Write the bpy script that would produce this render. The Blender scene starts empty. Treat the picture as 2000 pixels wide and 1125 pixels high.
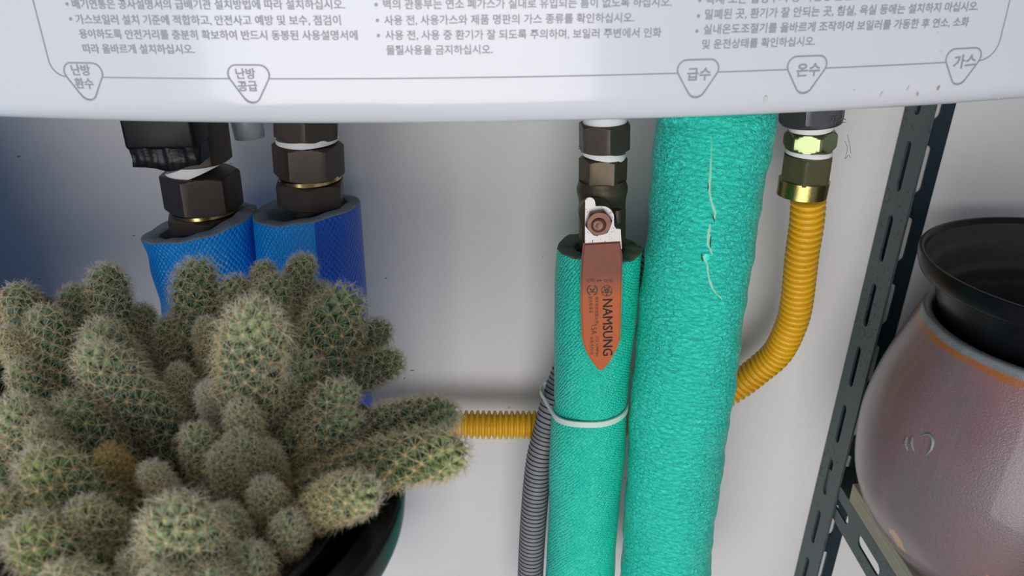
import bpy, bmesh, math, random
import numpy as np
from mathutils import Vector, Matrix
from mathutils.bvhtree import BVHTree

S = bpy.context.scene
COL = S.collection
H = 1.35                       # camera height above the floor
R = math.radians

# ------------------------------------------------------------------ camera
PITCH, YAW, ROLL = R(25), R(1.0), R(0.7)
fw = np.array([math.sin(YAW)*math.cos(PITCH), math.cos(YAW)*math.cos(PITCH), -math.sin(PITCH)])
_rt = np.cross(fw, [0, 0, 1.]); _rt /= np.linalg.norm(_rt); _up = np.cross(_rt, fw)
rt = _rt*math.cos(ROLL)-_up*math.sin(ROLL); up = _up*math.cos(ROLL)+_rt*math.sin(ROLL)
cam_d = bpy.data.cameras.new('camera'); cam = bpy.data.objects.new('camera', cam_d); COL.objects.link(cam)
cam.matrix_world = Matrix(((rt[0], up[0], -fw[0], 0), (rt[1], up[1], -fw[1], 0), (rt[2], up[2], -fw[2], H), (0, 0, 0, 1)))
cam_d.lens = 27.0; cam_d.sensor_width = 36.0; cam_d.clip_start = 0.02; cam_d.clip_end = 50
cam_d.dof.use_dof = True; cam_d.dof.focus_distance = 0.47; cam_d.dof.aperture_fstop = 15.0
S.camera = cam

# ------------------------------------------------------------------ light
S.view_settings.view_transform = 'Standard'; S.view_settings.look = 'None'
S.view_settings.gamma = 1.0; S.view_settings.use_curve_mapping = False
S.view_settings.exposure = 0.0
W = bpy.data.worlds.new('daylight'); S.world = W; W.use_nodes = True
bgn = W.node_tree.nodes['Background']
bgn.inputs[0].default_value = (0.82, 0.88, 1.0, 1); bgn.inputs[1].default_value = 0.38

def area(name, loc, target, sx, sy, power, color):
    d = bpy.data.lights.new(name, 'AREA'); d.shape = 'RECTANGLE'; d.size = sx; d.size_y = sy
    d.energy = power; d.color = color
    o = bpy.data.objects.new(name, d); COL.objects.link(o); o.location = loc
    o.rotation_euler = (Vector(target)-Vector(loc)).to_track_quat('-Z', 'Y').to_euler(); return o
# balcony window behind the photographer, and a side window to the left
area('window_daylight', (-0.33, -1.2, H-0.48), (0, 0.5, H-0.3), 1.5, 1.4, 25, (1.0, 0.98, 0.96))

# ------------------------------------------------------------------ pixel helpers (photograph measures -> points on real planes)
def ray(px, py): return 1500.0*fw+(px-1000)*rt-(py-562.5)*up
def pix(px, py, Y):
    v = ray(px, py); v = v*Y/v[1]; return Vector((v[0], v[1], v[2]+H))
def dep(px, py, Y):                      # metres per pixel there
    v = ray(px, py); v = v*Y/v[1]; return float(v@fw)/1500.0

# ------------------------------------------------------------------ materials
def mat(name, col, rough=0.5, metal=0.0, spec=0.5, **kw):
    m = bpy.data.materials.new(name); m.use_nodes = True
    b = m.node_tree.nodes['Principled BSDF']
    b.inputs['Base Color'].default_value = (*col, 1); b.inputs['Roughness'].default_value = rough
    b.inputs['Metallic'].default_value = metal; b.inputs['Specular IOR Level'].default_value = spec
    for k, v in kw.items(): b.inputs[k.replace('_', ' ')].default_value = v
    return m
class N:
    def __init__(s, m): s.m = m; s.t = m.node_tree; s.b = s.t.nodes['Principled BSDF']
    def n(s, typ, **kw):
        x = s.t.nodes.new(typ)
        for k, v in kw.items():
            if k in x.bl_rna.properties and k not in ('inputs',): setattr(x, k, v)
            else: x.inputs[k].default_value = v
        return x
    def l(s, a, b): s.t.links.new(a, b)
    def coord(s, kind='Object', scale=(1, 1, 1), rot=(0, 0, 0)):
        c = s.n('ShaderNodeTexCoord'); mp = s.n('ShaderNodeMapping')
        mp.inputs['Scale'].default_value = scale; mp.inputs['Rotation'].default_value = rot
        s.l(c.outputs[kind], mp.inputs['Vector']); return mp.outputs[0]
    def noise(s, v, scale, detail=3, rough=.55, dist=0):
        x = s.n('ShaderNodeTexNoise'); x.inputs['Scale'].default_value = scale; x.inputs['Detail'].default_value = detail
        x.inputs['Roughness'].default_value = rough; x.inputs['Distortion'].default_value = dist
        s.l(v, x.inputs['Vector']); return x.outputs['Fac']
    def voro(s, v, scale, feature='F1', out='Distance', rnd=1.0):
        x = s.n('ShaderNodeTexVoronoi'); x.feature = feature; x.inputs['Scale'].default_value = scale
        x.inputs['Randomness'].default_value = rnd
        s.l(v, x.inputs['Vector']); return x.outputs[out]
    def ramp(s, f, stops):
        x = s.n('ShaderNodeValToRGB'); e = x.color_ramp.elements
        while len(e) < len(stops): e.new(0.5)
        for q, (p, c) in zip(e, stops): q.position = p; q.color = (*c, 1) if len(c) == 3 else c
        s.l(f, x.inputs[0]); return x.outputs[0]
    def mix(s, f, a, b, typ='MIX'):
        x = s.n('ShaderNodeMix'); x.data_type = 'RGBA'; x.blend_type = typ
        for i, v in ((0, f), (6, a), (7, b)):
            if isinstance(v, (int, float)): x.inputs[i].default_value = v
            elif isinstance(v, tuple): x.inputs[i].default_value = (*v, 1)
            else: s.l(v, x.inputs[i])
        return x.outputs[2]
    def math(s, op, a, b=0.0, clamp=False):
        x = s.n('ShaderNodeMath'); x.operation = op; x.use_clamp = clamp
        for i, v in ((0, a), (1, b)):
            if isinstance(v, (int, float)): x.inputs[i].default_value = v
            else: s.l(v, x.inputs[i])
        return x.outputs[0]
    def bump(s, h, dist, strength=1.0, normal=None):
        x = s.n('ShaderNodeBump'); x.inputs['Distance'].default_value = dist; x.inputs['Strength'].default_value = strength
        s.l(h, x.inputs['Height'])
        if normal is not None: s.l(normal, x.inputs['Normal'])
        return x.outputs[0]
    def col(s, c): s.l(c, s.b.inputs['Base Color'])
    def nor(s, c): s.l(c, s.b.inputs['Normal'])
    def rough(s, c): s.l(c, s.b.inputs['Roughness'])

# wall paint
m_wall = mat('wall_paint', (.60, .58, .56), .55); n = N(m_wall)
c = n.coord('Object')
big = n.noise(c, 3.0, 3); n1 = n.noise(n.coord('Object', (9, 9, 1.2)), 4, 3)
base = n.mix(big, (.73, .695, .68), (.655, .66, .66))
base = n.mix(n.math('MULTIPLY', n1, .35), base, (.77, .735, .715))
sp = n.voro(c, 55, 'F1'); spn = n.noise(c, 18, 2)
speck = n.math('MULTIPLY', n.math('LESS_THAN', n.math('ADD', sp, n.math('MULTIPLY', n.noise(c, 900, 2), .05)), .066), n.math('GREATER_THAN', spn, .57))
sp2 = n.voro(n.coord('Object', (1, 1, 2.4), (0, .4, 0)), 30, 'F1'); s2 = n.math('MULTIPLY', n.math('LESS_THAN', n.math('ADD', sp2, n.math('MULTIPLY', n.noise(c, 500, 2), .08)), .095), n.math('GREATER_THAN', n.noise(c, 11, 2), .6))
base = n.mix(n.math('MAXIMUM', speck, s2), base, (.30, .28, .27)); n.col(base)
scr = n.noise(n.coord('Object', (1, 1, 9), (0, R(38), 0)), 16, 5, .6, .3)
cr = n.voro(n.coord('Object', (1, 1, 1)), 26, 'DISTANCE_TO_EDGE')
h = n.math('ADD', n.math('MULTIPLY', n.noise(c, 45, 5, .6), .6), n.math('MULTIPLY', scr, .5))
h = n.math('ADD', h, n.math('MULTIPLY', n.noise(c, 400, 3), .10))
n.nor(n.bump(h, .0022, .55))

m_floor = mat('floor_tile', (.38, .37, .35), .35); n = N(m_floor); n.col(n.mix(n.noise(n.coord(), 6, 4), (.42, .41, .39), (.32, .31, .30)))

# boiler enamel with small brown drips
m_case = mat('white_enamel', (.645, .665, .705), .22, 0, .5, Coat_Weight=.4, Coat_Roughness=.08)
m_ink = mat('grey_print', (.30, .31, .34), .5)
m_under = mat('boiler_underside', (.35, .36, .38), .6)

def foam_mat(name, c1, c2, kind, split=None):
    m = mat(name, c1, .33, 0, .5); n = N(m)
    uv = n.coord('UV'); ob = n.coord('Object')
    if kind == 'grid':           # embossed diamond net
        v = n.coord('UV', (1, .75, 1), (0, 0, R(45)))
        w = n.noise(uv, 30, 2)
        vv = n.n('ShaderNodeVectorMath'); vv.operation = 'ADD'
        n.l(v, vv.inputs[0]); sc = n.n('ShaderNodeVectorMath'); sc.operation = 'SCALE'; sc.inputs['Scale'].default_value = .004
        nn = n.n('ShaderNodeTexNoise'); nn.inputs['Scale'].default_value = 40; n.l(uv, nn.inputs['Vector']); n.l(nn.outputs['Color'], sc.inputs[0]); n.l(sc.outputs[0], vv.inputs[1])
        d = n.voro(vv.outputs[0], 430, 'F1', 'Distance', .12)
        h = n.math('MULTIPLY', d, -1.0); h = n.math('ADD', h, n.math('MULTIPLY', n.noise(uv, 90, 3), .8))
        n.nor(n.bump(h, .0016, 1.0))
        f = n.noise(uv, 25, 3)
        cc = n.mix(f, c1, c2)
        cc = n.mix(n.math('MULTIPLY', n.math('LESS_THAN', d, .28), .25), cc, tuple(min(1, x*1.7+.02) for x in c1))
    elif kind == 'fine':
        v = n.coord('UV', (1, 1.25, 1), (0, 0, R(32)))
        nn = n.n('ShaderNodeTexNoise'); nn.inputs['Scale'].default_value = 35; n.l(uv, nn.inputs['Vector'])
        sc = n.n('ShaderNodeVectorMath'); sc.operation = 'SCALE'; sc.inputs['Scale'].default_value = .006; n.l(nn.outputs['Color'], sc.inputs[0])
        vv = n.n('ShaderNodeVectorMath'); vv.operation = 'ADD'; n.l(v, vv.inputs[0]); n.l(sc.outputs[0], vv.inputs[1])
        d = n.voro(vv.outputs[0], 470, 'F1', 'Distance', .35)
        wr = n.noise(n.coord('UV', (35, 130, 1), (0, 0, R(-22))), 3, 3, .6, .4)
        h = n.math('ADD', n.math('MULTIPLY', d, -.8), n.math('MULTIPLY', wr, 1.3))
        n.nor(n.bump(h, .0017, 1.0))
        cc = n.mix(n.noise(uv, 22, 3), c1, c2)
        cc = n.mix(n.math('MULTIPLY', n.math('LESS_THAN', d, .22), .35), cc, tuple(min(1, x*1.6+.06) for x in c1))
    else:                        # wrinkled skin
        wr = n.noise(n.coord('UV', (95, 190, 1), (0, 0, R(12))), 2.2, 4, .62, .9)
        wr2 = n.noise(n.coord('UV', (170, 300, 1), (0, 0, R(-25))), 2.0, 3, .6, .5)
        h = n.math('ADD', n.math('MULTIPLY', wr, 1.7), n.math('MULTIPLY', wr2, .7))
        h = n.math('ADD', h, n.math('MULTIPLY', n.noise(uv, 60, 3), .9))
        n.nor(n.bump(h, .0024, 1.0))
        cc = n.mix(n.noise(uv, 18, 4), c1, c2)
        cc = n.mix(n.math('MULTIPLY', n.math('GREATER_THAN', wr, .62), .22), cc, tuple(min(1, x*1.5+.06) for x in c1))
    n.col(cc); return m
m_green = foam_mat('green_foam_skin', (.022, .74, .52), (.012, .60, .43), 'fine')
m_green2 = foam_mat('green_foam_wrinkled', (.045, .90, .70), (.025, .74, .57), 'wrinkle')
m_blue = foam_mat('blue_foam_net', (.006, .36, .95), (.004, .28, .88), 'grid')
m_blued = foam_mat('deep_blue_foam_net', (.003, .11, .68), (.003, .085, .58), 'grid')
def cutfoam(name, a, b):
    m = mat(name, a, .9); n = N(m); c = n.coord(); f = n.noise(c, 900, 2); n.col(n.mix(f, a, b)); n.nor(n.bump(n.noise(c, 1200, 2), .0006, .8)); return m
m_cutb = cutfoam('cut_foam_grey', (.16, .20, .25), (.34, .39, .44))
m_cutg = cutfoam('cut_foam_olive', (.07, .11, .075), (.17, .22, .15))

def brass_mat(name, a, b, rough, metal):
    m = mat(name, a, rough, metal, .5); n = N(m); c = n.coord()
    n.col(n.mix(n.noise(c, 220, 4), a, b)); n.nor(n.bump(n.noise(c, 1800, 2), .00012, .7)); return m
m_bronze = brass_mat('dark_bronze_cast', (.055, .042, .034), (.085, .066, .052), .42, .45)
m_bronze2 = brass_mat('brown_brass_body', (.07, .055, .033), (.12, .09, .05), .40, .5)
m_brass = mat('bright_brass', (.62, .45, .20), .25, 1.0)
m_olive = brass_mat('olive_brass', (.12, .115, .055), (.17, .16, .08), .34, .6)
m_bcollar = brass_mat('olive_collar', (.42, .36, .13), (.36, .30, .10), .2, .95)
m_irid = mat('zinc_yellow_chromate', (.26, .30, .15), .24, .9)
m_iron = brass_mat('dark_grey_casting', (.07, .07, .075), (.11, .11, .12), .42, .6)
m_ptfe = mat('thread_seal_tape', (.82, .82, .82), .6); n = N(m_ptfe); n.nor(n.bump(n.noise(n.coord('Object', (1, 1, 6)), 350, 3), .0004, .7))
m_blackpl = mat('black_plastic', (.004, .004, .005), .36, 0, .22); n = N(m_blackpl)
n.rough(n.ramp(n.noise(n.coord(), 25, 4), [(.3, (.22,)*3), (.7, (.45,)*3)]))
m_blackrough = mat('black_plastic_matt', (.006, .006, .007), .38, 0, .35); n = N(m_blackrough); n.nor(n.bump(n.noise(n.coord(), 160, 3), .0010, .7))
m_dusty = mat('dusty_black_plastic', (.02, .02, .022), .6); n = N(m_dusty)
n.col(n.mix(n.noise(n.coord(), 60, 5, .7), (.010, .010, .011), (.05, .048, .045)))
m_tube = mat('milky_tube', (.55, .62, .66), .35, 0, .5, Transmission_Weight=.15, Subsurface_Weight=.3, Subsurface_Radius=(.01, .01, .01))
m_plate = mat('zinc_plate', (.50, .485, .47), .42, .6); n = N(m_plate); c = n.coord()
n.col(n.mix(n.math('GREATER_THAN', n.noise(c, 900, 3), .64), (.50, .485, .47), (.12, .09, .07)))
m_rustnut = brass_mat('brown_lacquered_nut', (.20, .085, .055), (.12, .055, .04), .32, .5)
m_lever = mat('orange_vinyl', (.58, .13, .045), .42, 0, .3); n = N(m_lever); c = n.coord('Object')
sx = n.n('ShaderNodeSeparateXYZ'); n.l(c, sx.inputs[0])
f = n.math('MULTIPLY', n.math('SUBTRACT', sx.outputs[2], .052), 60, True)
fn = n.math('ADD', f, n.math('MULTIPLY', n.math('SUBTRACT', n.noise(c, 120, 4), .5), .5), True)
n.col(n.mix(fn, (.52, .115, .025), (.22, .065, .038))); n.nor(n.bump(n.noise(c, 300, 3), .0002, .5))
m_black_ink = mat('black_print', (.035, .02, .015), .5)
m_yellow = mat('yellow_vinyl', (.74, .36, .015), .36, 0, .5); n = N(m_yellow); c = n.coord()
f = n.math('MULTIPLY', n.math('GREATER_THAN', n.noise(c, 500, 3), .66), .5); n.col(n.mix(f, n.mix(n.noise(c, 25, 3), (.86, .50, .018), (.66, .36, .014)), (.22, .11, .03)))
m_cond = mat('grey_conduit', (.20, .21, .225), .5); n = N(m_cond); c = n.coord()
n.col(n.mix(n.noise(c, 90, 4), (.17, .18, .195), (.27, .28, .29)))
m_groove = mat('conduit_groove', (.02, .02, .022), .8)
m_tie = mat('nylon_tie', (.66, .80, .70), .4, 0, .5, Subsurface_Weight=.2, Subsurface_Radius=(.003, .003, .003))
m_rack = mat('grey_green_enamel', (.035, .062, .068), .4, .1); n = N(m_rack); c = n.coord()
f = n.math('MULTIPLY', n.math('GREATER_THAN', n.math('ADD', n.noise(c, 260, 4, .7), n.math('MULTIPLY', n.noise(c, 14, 2), .5)), .86), .8)
f2 = n.math('MULTIPLY', n.noise(c, 30, 4), .5)
base = n.mix(f2, (.040, .070, .074), (.075, .10, .10)); rn = n.math('MULTIPLY', n.math('GREATER_THAN', n.math('ADD', n.noise(c, 120, 4, .7), n.math('MULTIPLY', n.noise(c, 9, 2), .4)), .86), .7)
n.col(n.mix(rn, n.mix(f, base, (.02, .018, .016)), (.10, .045, .02)))
m_rack2 = mat('shaded_rack_enamel', (.012, .026, .036), .42, .1, .35)  # same rack steel, with shade on the wall-parallel flange put into the colour
m_zinc = mat('zinc_bolt', (.45, .47, .45), .4, .7); n = N(m_zinc); n.nor(n.bump(n.noise(n.coord(), 500, 3), .0004, .6))
m_wood = mat('pale_plywood', (.42, .36, .26), .65); n = N(m_wood)
g = n.noise(n.coord('Object', (40, 2, 260)), 1.5, 4, .6, .5); n.col(n.mix(g, (.50, .45, .33), (.24, .20, .14))); n.nor(n.bump(g, .0006, .5))
# glaze
m_glaze = mat('mauve_glaze', (.22, .13, .13), .22, 0, .5, Coat_Weight=.3, Coat_Roughness=.05); n = N(m_glaze); c = n.coord()
sp_ = n.n('ShaderNodeSeparateXYZ'); n.l(c, sp_.inputs[0]); z = sp_.outputs[2]
run = n.noise(n.coord('Object', (1, 1, .14)), 26, 4, .6, .6)
fine = n.noise(c, 900, 2, .7)
a = n.mix(n.ramp(run, [(.35, (0, 0, 0)), (.65, (1, 1, 1))]), (.125, .112, .108), (.18, .088, .098))
a = n.mix(n.ramp(n.noise(c, 11, 3), [(.48, (0, 0, 0)), (.72, (1, 1, 1))]), a, (.25, .095, .115))
a = n.mix(n.math('MULTIPLY', fine, .55), a, (.31, .25, .245))
za = n.math('ADD', z, n.math('MULTIPLY', n.math('SUBTRACT', run, .5), .012))
rimf = n.math('MULTIPLY', n.math('SUBTRACT', za, .1700), 420, True)     # orange break line under the lip
rimg = n.math('MULTIPLY', n.math('SUBTRACT', n.math('ADD', z, n.math('MULTIPLY', n.math('SUBTRACT', run, .5), .003)), .1738), 600, True)
a = n.mix(rimf, a, (.36, .12, .03)); a = n.mix(rimg, a, n.mix(n.noise(c, 70, 4), (.10, .11, .12), (.30, .32, .33)))
patch = n.math('MULTIPLY', n.math('LESS_THAN', z, .05), n.math('GREATER_THAN', n.noise(n.coord('Object', (1, 1, .5)), 22, 4), .60))
n.col(n.mix(patch, a, (.48, .27, .15)))
n.nor(n.bump(n.math('ADD', fine, n.math('MULTIPLY', run, 2.5)), .0007, .4))
m_glazein = mat('dark_glaze_inside', (.03, .028, .03), .3)
m_soil = mat('dark_soil', (.03, .02, .015), .95); n = N(m_soil); n.col(n.mix(n.noise(n.coord(), 300, 4), (.010, .008, .007), (.07, .045, .03)))
# cactus
def attr_mat(name, rough, sss=0):
    m = mat(name, (.1, .1, .1), rough, 0, .4); n = N(m); a = n.n('ShaderNodeAttribute'); a.attribute_name = 'Col'; n.col(a.outputs['Color'])
    return m
m_stem = attr_mat('cactus_skin', .5)
m_spine = attr_mat('cactus_spines', .45)
m_spine.node_tree.nodes['Principled BSDF'].inputs['Transmission Weight'].default_value = 0.0
m_bristle = mat('dark_hair', (.03, .03, .03), .8)

# ------------------------------------------------------------------ mesh helpers
def mk(name, verts, faces, m, parent=None, smooth=True, uvs=None, mi=None):
    me = bpy.data.meshes.new(name); me.from_pydata([tuple(v) for v in verts], [], faces)
    for x in (m if isinstance(m, (list, tuple)) else [m]): me.materials.append(x)
    if smooth: me.polygons.foreach_set('use_smooth', [True]*len(me.polygons))
    if uvs is not None:
        l = me.uv_layers.new(name='UVMap')
        arr = np.array([uvs[i] for f in faces for i in range(len(f))]) if False else None
        flat = []
        for f, u in zip(faces, uvs): flat.extend(u)
        l.data.foreach_set('uv', np.array(flat, dtype=np.float32).ravel())
    if mi is not None: me.polygons.foreach_set('material_index', mi)
    me.update()
    o = bpy.data.objects.new(name, me); COL.objects.link(o)
    if parent is not None: o.parent = parent
    return o
def sharp(o, ang=35):
    me = o.data; me.set_sharp_from_angle(angle=R(ang)); return o
def tag(o, label=None, cat=None, group=None, kind=None):
    if label: o['label'] = label
    if cat: o['category'] = cat
    if group: o['group'] = group
    if kind: o['kind'] = kind
    return o
def empty(name, loc, label, cat, group=None):
    o = bpy.data.objects.new(name, None); COL.objects.link(o); o.location = loc; o.empty_display_size = .02
    return tag(o, label, cat, group)
def adopt(o, par):                    # parent keeping world placement (par only translated)
    o.parent = par; o.location = o.location-par.location; return o

def frame(A, B):
    d = (B-A); L = d.length; d = d/L
    x = Vector((1, 0, 0)); x = (x-d*x.dot(d)).normalized(); y = d.cross(x)
    return d, x, y, L
def tube_path(pts, rad, segs=48, caps=True, off=None, name='tube', m=None, parent=None, seam=math.pi/2, mi_fn=None, closed_uv=True):
    """sweep; rad: list per point or fn(i, ang, s). parallel transport frame."""
    P = [Vector(p) for p in pts]; n = len(P)
    T = [(P[min(i+1, n-1)]-P[max(i-1, 0)]).normalized() for i in range(n)]
    x = Vector((1, 0, 0)); x = (x-T[0]*x.dot(T[0])).normalized()
    V = []; s = 0; Ss = []
    for i in range(n):
        if i: s += (P[i]-P[i-1]).length
        Ss.append(s)
        x = (x-T[i]*x.dot(T[i])).normalized(); y = T[i].cross(x)
        for k in range(segs):
            a = seam+2*math.pi*k/segs
            r = rad(i, a, s) if callable(rad) else rad[i]
            V.append(P[i]+(x*math.cos(a)+y*math.sin(a))*r)
    r0 = rad(0, 0, 0) if callable(rad) else max(rad)
    F = []; U = []; MI = []
    for i in range(n-1):
        for k in range(segs):
            k2 = (k+1) % segs
            F.append((i*segs+k, i*segs+k2, (i+1)*segs+k2, (i+1)*segs+k))
            u0 = k*2*math.pi/segs*r0; u1 = (k+1)*2*math.pi/segs*r0
            U.append([(u0, Ss[i]), (u1, Ss[i]), (u1, Ss[i+1]), (u0, Ss[i+1])])
            MI.append(mi_fn(i, seam+2*math.pi*(k+.5)/segs) if mi_fn else 0)
    if caps:
        for base, flip in ((0, True), ((n-1)*segs, False)):
            f = [base+k for k in range(segs)]
            if flip: f = f[::-1]
            F.append(tuple(f)); U.append([(0, 0)]*segs); MI.append(0)
    return mk(name, V, F, m, parent, True, U, MI if mi_fn else None)

def lathe(name, center, prof, m, parent=None, segs=96, axis=None, mi=None, wob=None):
    """prof: list of (r, z); outside going, first/last may have r=0. local origin at center"""
    V = []; F = []; MI = []
    d = (axis or Vector((0, 0, 1))).normalized(); x = Vector((1, 0, 0)); x = (x-d*x.dot(d)).normalized(); y = d.cross(x)
    idx = []
    for j, (r, z) in enumerate(prof):
        if r < 1e-7: idx.append([len(V)]); V.append(d*z)
        else:
            row = []
            for k in range(segs):
                a = 2*math.pi*k/segs; rr = r+(wob(a, z, j) if wob else 0)
                row.append(len(V)); V.append(d*z+(x*math.cos(a)+y*math.sin(a))*rr)
            idx.append(row)
    for j in range(len(prof)-1):
        a, b = idx[j], idx[j+1]
        for k in range(segs):
            k2 = (k+1) % segs
            if len(a) == 1 and len(b) == 1: continue
            if len(a) == 1: F.append((a[0], b[k2], b[k]))
            elif len(b) == 1: F.append((a[k], a[k2], b[0]))
            else: F.append((a[k], a[k2], b[k2], b[k]))
            MI.append(mi[j] if mi else 0)
    o = mk(name, V, F, m, parent, True, None, MI if mi else None)
    o.location = center; return o

def hexnut(name, A, B, Rc, m, parent=None, rot=0.0, cham=.045, hole=0, sides=6, top=True, bot=True):
    """hexagonal nut from A to B; Rc corner radius; chamfered ends"""
    d, x, y, L = frame(A, B); segs = sides*12; V = []; F = []
    ap = Rc*math.cos(math.pi/sides)
    def hr(a):
        q = (a-rot) % (2*math.pi/sides)-math.pi/sides
        return min(ap/math.cos(q), Rc*.985)
    ch = Rc*cham*1.6
    zs = [0, ch*.15, ch*.4, ch*.7, ch, L/2, L-ch, L-ch*.7, L-ch*.4, L-ch*.15, L]
    for z_ in zs:
        e = min(z_ if bot else L, (L-z_) if top else L)
        cone = ap*.985+(e/ch)*(Rc-ap*.985)*1.05
        for k in range(segs):
            a = 2*math.pi*k/segs; r = min(hr(a), cone)
            V.append(d*z_+(x*math.cos(a)+y*math.sin(a))*r)
    n_ = len(zs)
    for i in range(n_-1):
        for k in range(segs):
            k2 = (k+1) % segs; F.append((i*segs+k, i*segs+k2, (i+1)*segs+k2, (i+1)*segs+k))
    F.append(tuple(range(segs))[::-1]); F.append(tuple((n_-1)*segs+k for k in range(segs)))
    o = mk(name, V, F, m, parent, True); o.location = A; sharp(o, 22); return o

def box(name, x0, x1, y0, y1, z0, z1, m, parent=None, bev=0.0, segs=3):
    bm = bmesh.new(); bmesh.ops.create_cube(bm, size=1)
    c = Vector(((x0+x1)/2, (y0+y1)/2, (z0+z1)/2))
    for v in bm.verts: v.co = Vector((v.co.x*(x1-x0), v.co.y*(y1-y0), v.co.z*(z1-z0)))
    if bev: bmesh.ops.bevel(bm, geom=bm.edges[:], offset=bev, segments=segs, affect='EDGES', profile=.5)
    me = bpy.data.meshes.new(name); bm.to_mesh(me); bm.free(); me.materials.append(m)
    if bev: me.polygons.foreach_set('use_smooth', [True]*len(me.polygons))
    o = bpy.data.objects.new(name, me); COL.objects.link(o); o.location = c
    if bev: sharp(o, 40)
    if parent is not None: adopt(o, parent)
    return o

def extrude_outline(name, outer, holes, thick, m, mapf, parent=None):
    """2-D outline with holes -> slab; mapf(u, v, w) -> Vector"""
    from mathutils.geometry import delaunay_2d_cdt
    loops = [outer]+holes; pts = []; faces_in = []
    for lp in loops:
        st = len(pts); pts += [Vector(p) for p in lp]; faces_in.append(list(range(st, len(pts))))
    edges = [(f[i], f[(i+1) % len(f)]) for f in faces_in for i in range(len(f))]
    v2, e2, f2, ov, oe, of = delaunay_2d_cdt(pts, edges, [], 0, 1e-7)
    def inside(p, poly):
        c_ = False; j = len(poly)-1
        for i in range(len(poly)):
            xi, yi = poly[i]; xj, yj = poly[j]
            if (yi > p[1]) != (yj > p[1]) and p[0] < (xj-xi)*(p[1]-yi)/(yj-yi)+xi: c_ = not c_
            j = i
        return c_
    F = []
    for f in f2:
        cx = sum(v2[i][0] for i in f)/len(f); cy = sum(v2[i][1] for i in f)/len(f)
        if inside((cx, cy), outer) and not any(inside((cx, cy), h_) for h_ in holes): F.append(tuple(f))
    n_ = len(v2)
    V = [mapf(v[0], v[1], 0) for v in v2]+[mapf(v[0], v[1], thick) for v in v2]
    FF = [tuple(f[::-1]) for f in F]+[tuple(i+n_ for i in f) for f in F]
    cnt = {}
    for f in F:
        for i in range(len(f)):
            e = (f[i], f[(i+1) % len(f)]); cnt[e] = 1
    for (a, b) in list(cnt):
        if (b, a) not in cnt: FF.append((a, b, b+n_, a+n_))
    o = mk(name, V, FF, m, parent, False)
    bm = bmesh.new(); bm.from_mesh(o.data); bmesh.ops.recalc_face_normals(bm, faces=bm.faces[:]); bm.to_mesh(o.data); bm.free()
    return o
def slot(cx, cy, w, h, seg=8):       # vertical stadium
    r = w/2; p = []
    for k in range(seg+1): a = math.pi*k/seg; p.append((cx+r*math.cos(a), cy+h/2-r+r*math.sin(a)))
    for k in range(seg+1): a = math.pi+math.pi*k/seg; p.append((cx+r*math.cos(a), cy-h/2+r+r*math.sin(a)))
    return p

# text -> (verts2d, faces), normalised so width 1 is from its bounds
_tc = {}
def load_texts(items):
    """every lettering outline, evaluated in one go before the scene fills up"""
    obs = []
    for t_, b_ in items:
        cu = bpy.data.curves.new('t', 'FONT'); cu.body = t_; cu.resolution_u = 2; cu.offset = b_
        o = bpy.data.objects.new('t', cu); COL.objects.link(o); obs.append((t_, b_, o))
    dg = bpy.context.evaluated_depsgraph_get()
    for t_, b_, o in obs:
        ev = o.evaluated_get(dg); me = ev.to_mesh()
        _tc[(t_, b_)] = ([(v.co.x, v.co.y) for v in me.vertices], [tuple(p.vertices) for p in me.polygons]); ev.to_mesh_clear()
    for t_, b_, o in obs:
        cu = o.data; bpy.data.objects.remove(o); bpy.data.curves.remove(cu)
def text2d(s, bold=0.0): return _tc[(s, bold)]
LEV = [('NAMSUNG', (1176, 582), (1176.5, 692), 19, 0.0), ('제조자:한성밸브(주)', (1160, 577), (1160, 632), 8, .008), ('원산지:중국', (1148.5, 576), (1149.5, 609), 8, .008),
       ('15A', (1154, 633), (1154.5, 651), 10.5, 0.0), ('공압 0.98Mpa', (1161, 653), (1162, 694), 8, 0.0), ('보증기간1년', (1151.5, 655), (1152, 690), 7, .008),
       ('S(폐)', (1144, 549), (1161, 550), 9, 0.0), ('O(개)', (1178, 550), (1196, 551), 9, 0.0)]
LN = [("배기연통은 공사설명서의 급배기관 설치방법에 따라 설치하십시오.", (143, 17), (674, 18), (131, 8)),
      ("가스보일러 설치 기준에 적합하고, 안전사고 예방 및 보수, 점검이", (150, 47), (666, 49), (138, 37)),
      ("용이하도록 안전거리를 충분히 확보하여 반드시 동봉된 사용설명서에", (157, 75), (699, 78), None),
      ("따라 올바르게 설치하십시오.", (164, 104), (381, 105), None),
      ("벽의 관통부는 연소 폐가스가 실내로 유입되는 틈이 없도록 하십시오.", (749, 18), (1311, 13), (734.5, 9)),
      ("사용 전, 사용가스와 제품 명판의 가스 종류를 확인하십시오.", (751, 49), (1238, 43.5), (737, 40)),
      ("사용 전, 사용 중 환기가 잘 되도록 주의하며, 보일러 주변에서 인화", (753, 78), (1291, 72.5), (739, 69.5)),
      ("물질사용을 금지하십시오.", (755, 107), (962, 105.5), None),
      ("목재 또는 합성수지 등 가연성 물질이 있는 곳에는 설치하지 마십시오.", (1378, 9), (1925, -10), (1366.5, 1)),
      ("밀폐된 곳, 환기가 잘 안되는 곳, 침실, 욕실 등에는 설치하지 마십시오.", (1376, 38), (1909, 21), (1364, 31.5)),
      ("실내온도조절기를 올바르게 조작하여 보일러를 가동한 후 연소, 소화", (1373, 67), (1890, 51.5), (1361, 61)),
      ("및 운전상태를 확인하십시오.", (1370.5, 96), (1591, 89), None)]
load_texts([(t_[0], .012) for t_ in LN]+[(t_, .02) for t_ in ('난방', '환수', '공급', '급수', '온수', '가스')]+[(t_[0], t_[4]) for t_ in LEV]+[('가스', 0.0)])

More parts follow.
